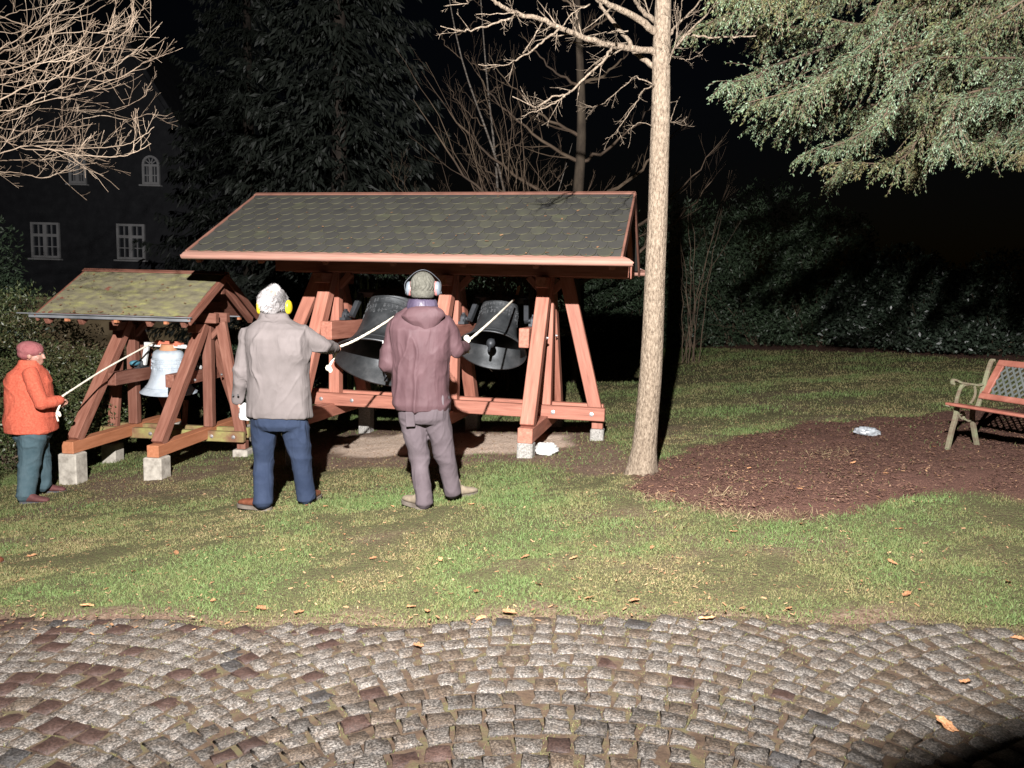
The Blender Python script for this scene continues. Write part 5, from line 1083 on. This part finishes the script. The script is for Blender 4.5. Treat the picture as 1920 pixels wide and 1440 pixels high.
def person(label, Y0, spec):
    """spec holds pixel-traced joints (x, y, depth offset); everything becomes real metres at depth Y0"""
    fo = spec['feet']; org = Vector((sum(f[0].x for f in fo)/2, sum(f[0].y for f in fo)/2, 0)); org.z = Gf(org.x, org.y)
    root = empty('person', org); tag(root, label, 'person')
    P = lambda q_: at(q_[0], q_[1], Y0+(q_[2] if len(q_) > 2 else 0))-org
    sc = Y0/F; B = MB(); body = B
    T_ = spec['torso']; side = spec.get('side', False)
    rg = []; rb = []
    for (x_, y_, hw, dep, *dd) in T_:
        c_ = P((x_, y_, dd[0] if dd else 0)); a, b_ = (hw*sc, dep) if not side else (hw*sc, dep)
        rg.append((c_, a, b_)); rb.append((c_, a*.8, b_*.8))
    J = MB(); J.rings(rg, 28, 2.3); B.rings(rb[:-1] if len(rb) > 3 else rb, 18, 2.2)
    for arm in spec['arms']:
        pts = [P(p) for p in arm['p']]; R_ = arm['r']
        chain(J, pts[:-1]+[pts[-1]], R_, 16); chain(B, pts, [x*.62 for x in R_])
        d = (pts[-1]-pts[-2]).normalized()
        if arm.get('hand', True): hand(B, pts[-1]-d*.02, arm.get('hd', d), arm.get('n', (0, -1, .3)), arm.get('th', (0, 0, 1)), arm.get('curl', .7), arm.get('hs', 1.))
    tj = []
    L_ = MB()
    for leg in spec['legs']:
        pts = [P(p) for p in leg['p']]; chain(L_, pts, leg['r'], 18); dn_ = (pts[-1]-pts[-2]).normalized(); L_.tube([pts[-1]-dn_*.03, pts[-1]+dn_*.03], [leg['r'][-1]*1.0, leg['r'][-1]*1.03], 18); chain(B, pts, [x*.7 for x in leg['r']]); tj.append(pts)
    pc = P(spec['pelvis'][:3]); L_.rings([(pc+Vector((0, 0, z_)), spec['pelvis'][3]*k*1., spec['pelvis'][4]*k) for z_, k in ((.12, .93), (.06, 1), (0, 1), (-.06, .96), (-.10, .8))], 24, 2.4)
    hc = P(spec['head']); nb = P(spec['neck']); cap_(B, nb, hc+Vector((0, 0, -.05)), .056, .052); M = head_shape(B, hc, spec['gaze'], spec.get('hs', 1.))
    link('body', fuse(B, .0075, 2, None, 'body'), m_skin, root)
    link('trousers', fuse(L_, .009, 5, folds(.011, (9, 9, 4), spec['seed']+3, [((p[1].x, p[1].y, p[1].z), .17, .0075, 62, (.25, .2, 1)) for p in tj]+[((p[-1].x, p[-1].y, p[-1].z+.05), .12, .007, 75, (.1, .1, 1)) for p in tj]+[((pc.x, pc.y, pc.z-.1), .16, .006, 42, (.6, .2, .8))]), 'trousers'), spec['mt'], root)
    sp_ = []
    for arm in spec['arms']:
        e = P(arm['p'][1]); sp_.append(((e.x, e.y, e.z), .13, .0075, 58, (.5, .3, .8))); s0 = P(arm['p'][0]); sp_.append(((s0.x, s0.y, s0.z-.08), .14, .005, 48, (.8, 0, .5)))
    jk = link('jacket', fuse(J, .0085, spec.get('jsm', 5), folds(spec.get('famp', .008), spec.get('fb', (10, 10, 3)), spec['seed'], sp_+spec.get('spots', [])), 'jacket'), spec['mj'], root)
    for (h, d, L, W_) in spec['shoes']:
        hp = Vector((h[0].x, h[0].y, 0)) if isinstance(h, tuple) else h; shoe(root, Vector((hp.x-org.x, hp.y-org.y, Gf(hp.x, hp.y)-org.z+.002)), d, L, spec['ms'], spec['mso'], W_)
    return root, P, hc, jk, org
def ear_cup(root, c, out, m, mc, r=.046, th=.024):
    out = Vector(out).normalized(); M = out.to_track_quat('Z', 'Y').to_matrix()
    q = MB(); q.lathe([(.001, th), (r*.55, th*.97), (r*.85, th*.75), (r, th*.3), (r, 0), (.001, 0)], 20, M @ Matrix.Diagonal((.78, 1.15, 1)), c); o = q.build('ear_cup', m, root, auto=50)
    q = MB(); q.lathe([(.001, 0), (r*.98, 0), (r*1.05, -th*.35), (r*.98, -th*.75), (.001, -th*.8)], 20, M @ Matrix.Diagonal((.78, 1.15, 1)), c); q.build('cushion', mc, o, auto=60)

# -- grey haired man in the taupe jacket
fa = gnd(512, 951); fb_ = gnd(580, 944)
root, P, hc, jk, org = person('grey haired person in taupe jacket and navy trousers, yellow ear defenders, pulling a rope', 6.15, dict(seed=11,
    feet=[(fa,), (fb_,)], torso=[(524, 781, 60, .165), (523, 770, 60.5, .17), (523, 740, 59, .165), (522, 700, 57, .165), (521, 662, 59, .165, -.02), (520, 634, 61, .15, -.03), (518, 617, 56, .125, -.02), (517, 606, 43, .095, 0), (515, 598, 29, .07, .02), (514, 587, 25, .062, .03)],
    arms=[dict(p=[(468, 630, 0), (452, 696, -.02), (447, 748, .04)], r=[.078, .064, .05], n=(-1, -.3, 0), th=(.2, 1, 0), curl=.75, hd=(.05, .05, -1)),
          dict(p=[(568, 629, 0), (604, 648, .06), (626, 652, .28)], r=[.08, .068, .05], n=(0, -.5, 1), th=(-1, 0, 0), curl=1.15, hd=(.1, 1, .1))],
    legs=[dict(p=[(497, 792), (494, 865, .04), (493, 938, -.04)], r=[.112, .088, .080]), dict(p=[(552, 792), (564, 862, .06), (574, 929, .1)], r=[.112, .087, .077])],
    pelvis=(524, 782, 0, .228, .155), head=(513, 567, .06), neck=(515, 600, .02), gaze=(.15, 1, -.32), mj=m_jgrey, mt=m_navy, ms=m_leath, mso=m_sole,
    shoes=[((gnd(506, 956),), (-1, .35), .31, .112), ((gnd(576, 946),), (.05, 1), .29, .106)], famp=.015, fb=(9, 9, 2.4)))
q = MB(); M = Matrix(((1, 0, 0), (0, 1, 0), (0, 0, 1))); q.ell(hc+Vector((0, -.016, .03)), (.092, .11, .1), 16); q.ell(hc+Vector((0, -.06, -.025)), (.078, .062, .075), 12)
hair = link('hair', fuse(q, .009, 3, lambda V: .012*vnoise(V*22, 5)+.005*vnoise(V*45, 6), 'hair'), m_hair, root)
r_ = np.random.RandomState(3); n = 5200; u = unit(r_.normal(0, 1, (n, 3))); u[:, 2] = np.where(u[:, 2] < -.75, -u[:, 2], u[:, 2]); C0 = u*np.array([.094, .112, .102])+np.array([0, -.016, .03])+np.array(hc); C0 = C0[(u[:, 1] < .55) | (u[:, 2] > .3)]; u = u[(u[:, 1] < .55) | (u[:, 2] > .3)]
whorl = np.cross(u, np.array([0, .35, .93])); D0 = unit(np.c_[u[:, 0]*.5, u[:, 1]*.3-.15, -np.ones(len(u))*.75]+whorl*.7+r_.normal(0, .13, (len(u), 3))+u*.25); N0 = unit(np.cross(D0, u))
Vv, Fq = quads(C0+D0*.012, D0, N0, np.full(len(u), .06)*r_.uniform(.6, 1.4, len(u)), np.full(len(u), .004)); o = link('hair_strands', mesh_np('hair_strands', Vv, Fq, {'rnd': np.repeat(np.clip(r_.normal(.75, .18, len(u))-.35*(vnoise(u*4, 3) > .3), 0, 1), 4)}), m_hair, hair); o['kind'] = 'stuff'
m_s = MB(); m_s.ell(hc+Vector((.028, -.112, .065)), (.026, .012, .03), 8); m_s.build('bald_spot', m_skin, hair, smooth=True)
for s_, px in ((-1, 487), (1, 540)): ear_cup(root, P((px, 576, .05))+Vector((-s_*.0, 0, 0)), (s_, -.35, 0), m_yel, m_blackp, .05, .026)
q = MB(); q.tube(spline([P((487, 568, .07)), P((492, 552, .1)), P((513, 545, .12)), P((534, 552, .1)), P((540, 568, .07))], 6), .005, 6); q.build('headband', m_blackp, root, smooth=True)
q = MB(); q.lathe([(.066, -.035), (.074, .0), (.072, .022), (.064, .024), (.058, -.03)], 24, Matrix.Diagonal((1.1, 1.0, 1)), P((514, 594, .02))); q.build('collar', m_jgrey, jk, smooth=True)
q = MB(); hemc = P((524, 781, 0)); q.rings([(hemc+Vector((0, 0, z_)), 60*6.15/F+o_, .165+o_) for z_, o_ in ((.0, .004), (.008, .009), (.02, .009), (.028, .003))], 32, 2.3)
for px in (437, 446): s_ = MB(); s_.lathe([(.001, .004), (.008, .004), (.009, 0), (.001, 0)], 10, Matrix.Rotation(math.pi/2, 3, 'X'), P((px, 741, -.055+.02*(px < 440)))); s_.build('cuff_button', m_blackp, jk)
# the folded white cloth hanging from the left hand
p = at(462, 776, 6.13); o = lump('white_gloves', m_white, p, (.055, .03, .085), 19, .35, 22); tag(o, 'bunched white gloves held in the left hand of the grey haired person', 'gloves')

# -- tall man in the mauve jacket
root, P, hc, jk, org = person('person in a mauve hooded jacket, grey cap and silver ear defenders, seen from behind', 5.83, dict(seed=23,
    feet=[(gnd(792, 957),), (gnd(848, 936),)], torso=[(791, 768, 50, .15), (790, 757, 54, .16), (790, 745, 52, .155), (789, 715, 51.5, .155), (788, 680, 53, .16), (788, 645, 56, .16, -.01), (788, 618, 58, .15, -.02), (789, 600, 54, .125, -.01), (790, 587, 42, .095, 0), (791, 577, 29, .075, .01)],
    arms=[dict(p=[(745, 612, 0), (727, 682, -.01), (748, 702, .26)], r=[.075, .066, .052], curl=.7, n=(0, 0, 1), th=(1, 0, 0)),
          dict(p=[(834, 610, 0), (858, 656, .04), (872, 650, .24)], r=[.076, .064, .052], n=(.5, -.5, .5), th=(-.3, 0, 1), curl=1.1)],
    legs=[dict(p=[(772, 778), (786, 855, .03), (795, 940, -.07)], r=[.105, .078, .066]), dict(p=[(817, 776), (834, 853, .05), (848, 920, .1)], r=[.105, .077, .066])],
    pelvis=(794, 768, 0, .198, .14), head=(793, 545, .03), neck=(792, 572, .01), gaze=(.05, 1, -.28), mj=m_mauve, mt=m_greyp, ms=m_suede, mso=m_sole,
    shoes=[((gnd(797, 955),), (-.75, .8), .28, .1), ((gnd(846, 936),), (.8, .8), .28, .1)], famp=.0145, fb=(8, 8, 3.4)))
# hood lying on the back
def flap(outline, Yb, bulge, n=7):
    c_ = (sum(p[0] for p in outline)/len(outline), sum(p[1] for p in outline)/len(outline)); V = []; k = len(outline)
    for sgn in (1, -1):
        for j in range(n):
            t = 1-j/n
            for (x_, y_) in outline:
                V.append(P((c_[0]+(x_-c_[0])*t, c_[1]+(y_-c_[1])*t, Yb-(sgn*bulge*(1-t*t)**.6 if sgn > 0 else bulge*-.4*(1-t*t)))))
        V.append(P((c_[0], c_[1], Yb-(bulge if sgn > 0 else -.4*bulge))))
    Fs = []; h = n*k+1
    for s2 in (0, 1):
        for j in range(n-1):
            for i in range(k): f_ = (s2*h+j*k+i, s2*h+j*k+(i+1) % k, s2*h+(j+1)*k+(i+1) % k, s2*h+(j+1)*k+i); Fs.append(f_ if s2 else f_[::-1])
        for i in range(k): f_ = (s2*h+(n-1)*k+i, s2*h+(n-1)*k+(i+1) % k, s2*h+h-1); Fs.append(f_ if s2 else f_[::-1])
    for i in range(k): Fs.append((i, (i+1) % k, h+(i+1) % k, h+i))
    return V, Fs
q = MB(); ol = [(p.x, p.y) for p in spline([Vector((a, b_, 0)) for a, b_ in [(750, 592), (762, 606), (782, 619), (801, 632), (816, 617), (828, 602), (836, 590), (826, 578), (806, 573), (782, 573), (764, 578), (750, 592)]], 3)]
V, Fs = flap(ol[:-1], -.118, .055); q.add(V, Fs); link('hood', fuse(q, .0075, 3, folds(.006, (9, 9, 9), 31), 'hood'), m_mauve, jk)
q = MB(); q.lathe([(.114, -.045), (.112, -.01), (.102, .03), (.09, .042), (.074, .03), (.066, -.03), (.114, -.045)], 24, Matrix.Diagonal((1.08, 1.0, 1)), P((792, 571, .012))); link('collar', fuse(q, .007, 2, folds(.004, (8, 8, 8), 8), 'collar'), m_coll, jk)
q = MB(); q.ell(hc+Vector((0, -.008, .034)), (.094, .112, .108), 22); cap = fuse(q, .007, 2, lambda V: .0035*np.cos(np.arctan2(V[:, 0]-hc.x, V[:, 1]-hc.y+.03)*17+3*np.sin(V[:, 2]*60))+.0015*vnoise(V*60, 3), 'cap'); link('cap', cap, m_knit, root)
q = MB(); q.rings([(hc+Vector((0, -.010, -.055)), .078, .096), (hc+Vector((0, -.010, -.048)), .086, .106), (hc+Vector((0, -.008, -.01)), .096, .115), (hc+Vector((0, -.008, .0)), .09, .108)], 28, 2); q.build('cap_band', m_knit, root, smooth=True)
for s_, px in ((-1, 767), (1, 820)): ear_cup(root, P((px, 541, .03)), (s_, -.2, .1), m_cup, m_pink, .047, .026)
q = MB(); q.tube(spline([P((761, 550, 0)), P((759, 532, .01)), P((769, 519, .03)), P((780, 510, .05)), P((793, 506, .06)), P((806, 510, .05)), P((817, 519, .03)), P((826, 530, .01)), P((826, 548, 0))], 5), .0035, 6)
for px in (761, 827): q.ell(P((px, 549, -.005)), (.006, .006, .012), 6)
q.build('headband', m_dsteel, root, smooth=True)
q = MB(); q.beam(P((768, 772, -.135)), P((770, 800, -.115)), .07, .03, ch=.006); q.build('thigh_pocket', m_greyp, root, auto=40)
q = MB(); q.box(P((718, 641, -.05)), (.006, .012, .022)); q.build('sleeve_patch', m_white, jk)

# -- person in the orange wool coat, side on
root, P, hc, jk, org = person('person in an orange wool coat, teal trousers and rose wool hat, pulling the thin rope', 7.5, dict(seed=37, side=True,
    feet=[(gnd(58, 940),), (gnd(92, 918),)], torso=[(61, 808, 41, .25), (60, 790, 41, .25), (58, 765, 39.5, .235), (55, 740, 37.5, .225), (53, 716, 35.5, .215), (52, 700, 31, .2), (54, 689, 23, .13), (56, 681, 19, .095), (57, 675, 18, .09)],
    arms=[dict(p=[(58, 702, -.15), (78, 758, -.2), (109, 751, -.06)], r=[.072, .066, .052], n=(0, -.4, 1), th=(0, 1, .3), curl=1.1, hs=.95),
          dict(p=[(60, 702, .15), (82, 752, .16), (108, 752, .05)], r=[.07, .062, .05], n=(0, .4, 1), th=(0, -1, .3), curl=1.1, hs=.95)],
    legs=[dict(p=[(60, 812, -.1), (55, 872, -.12), (48, 926, -.2)], r=[.125, .092, .082]), dict(p=[(66, 812, .1), (76, 868, .12), (80, 906, .16)], r=[.12, .088, .078])],
    pelvis=(62, 806, 0, .165, .19), head=(61, 664, 0), neck=(57, 682, 0), gaze=(1, .22, -.02), mj=m_wool, mt=m_jean, ms=m_wine, mso=m_slate_shoe,
    shoes=[((gnd(40, 944),), (1, .05), .27, .1), ((gnd(72, 924),), (1, .12), .27, .1)], famp=.010, fb=(6, 6, 4)))
q = MB(); q.ell(hc+Vector((-.022, 0, .048)), (.120, .108, .082), 20, Matrix.Rotation(math.radians(8), 3, 'Y')); q.ell(hc+Vector((-.045, 0, .0)), (.09, .095, .06), 16)
link('hat', fuse(q, .009, 3, lambda V: .005*fbm(V*9, 4, 2)+.0015*vnoise(V*60, 5), 'hat'), m_hat, root)
q = MB(); q.lathe([(.085, -.05), (.094, -.01), (.088, .03), (.078, .032), (.072, -.03), (.085, -.05)], 24, Matrix.Diagonal((1.05, 1.0, 1)), P((57, 680, 0))); link('collar', fuse(q, .009, 3, folds(.004, (8, 8, 8), 8), 'collar'), m_wool, jk)
for s_ in (-1, 1):
    q = MB(); q.ell(hc+Vector((.078, -s_*.03+.017, .004)), (.011, .011, .009), 8); q.build('eye', m_blackp, root, smooth=True)

# -- bystander in black, only the shoe tip in the frame
root, P, hc, jk, org = person('bystander in black at the left edge, only the tip of a shoe in the picture', 4.55, dict(seed=41,
    feet=[(gnd(-112, 1055),), (gnd(-200, 1050),)], torso=[(-200, 820, 66, .16), (-200, 760, 66, .165), (-200, 690, 64, .16), (-200, 620, 70, .15), (-200, 575, 74, .14), (-200, 555, 55, .11), (-200, 540, 32, .08)],
    arms=[dict(p=[(-144, 580, 0), (-130, 680, 0), (-132, 770, .08)], r=[.07, .06, .048], n=(1, 0, 0), th=(0, 1, 0), curl=.5, hd=(0, .1, -1)), dict(p=[(-260, 580, 0), (-272, 680, 0), (-272, 770, .08)], r=[.07, .06, .048], n=(-101, 0, 0), th=(0, 1, 0), curl=.5, hd=(0, .1, -1))],
    legs=[dict(p=[(-168, 835), (-140, 930), (-84, 1030)], r=[.11, .085, .075]), dict(p=[(-228, 835), (-230, 930), (-234, 1022)], r=[.11, .085, .075])],
    pelvis=(-200, 820, 0, .19, .14), head=(-200, 478, .02), neck=(-200, 535, 0), gaze=(.2, 1, 0), mj=m_black, mt=m_black, ms=m_leath, mso=m_sole,
    shoes=[((gnd(-80, 1062),), (1, .12), .29, .1), ((gnd(-234, 1055),), (.3, 1), .29, .1)], famp=.006))
q = MB(); q.ell(hc+Vector((0, -.02, .03)), (.085, .1, .09), 14); q.build('hair', m_dbark, root, smooth=True)

# ------------------------------------------------------------------ the floodlight on its mast, behind and above the camera
fl = empty('floodlight', (LAMP.x, LAMP.y-.45, Gf(LAMP.x, LAMP.y))); tag(fl, 'floodlight on a tall steel mast behind the photographer', 'floodlight')
lz = LAMP.z-fl.location.z; q = MB(); q.tube([(0, 0, 0), (0, 0, lz-.1)], .035, 12); q.build('mast', m_dsteel, fl, smooth=True)
for k in range(3): a = k*2.094+.5; MB().beam((0, 0, .7), (.55*math.cos(a), .55*math.sin(a), 0), .03, .03).build('leg', m_dsteel, fl)
q = MB(); q.box((0, .14, lz+.02), (.42, .18, .32)); q.build('housing', m_dsteel, fl)
q = MB(); q.beam((0, 0, lz-.12), (0, .1, lz-.12), .05, .05); q.build('yoke', m_dsteel, fl)
o0 = Vector(fl.location); L0 = LAMP
def on(px, py, f): g_ = gnd(px, py); return L0+(g_-L0)*f-o0
E1 = [on(1585, 1425, .22), on(1740, 1385, .22), on(1830, 1352, .22), on(1935, 1328, .22), on(2150, 1300, .22)]; E2 = [e+Vector((.10, -.30, -.02)) for e in E1]
q = MB(); V = E1+E2; n_ = len(E1); V2 = V+[v+Vector((0, 0, .004)) for v in V]; Fs = []
for i in range(n_-1): Fs += [(i, n_+i, n_+i+1, i+1), (2*n_+i, 2*n_+i+1, 3*n_+i+1, 3*n_+i)]
Fs += [(0, 2*n_, 3*n_, n_), (n_-1, 2*n_-1, 4*n_-1, 3*n_-1)]+[(i, i+1, 2*n_+i+1, 2*n_+i) for i in range(n_-1)]+[(n_+i, 3*n_+i, 3*n_+i+1, n_+i+1) for i in range(n_-1)]
q.add(V2, Fs); q.build('added_shadow_plate', m_dsteel, fl); MB().beam(E2[1], (0, .0, lz-.6), .02, .02).build('added_plate_arm', m_dsteel, fl)  # plate and arm added out of view to throw the cobbles' lower-right shadow
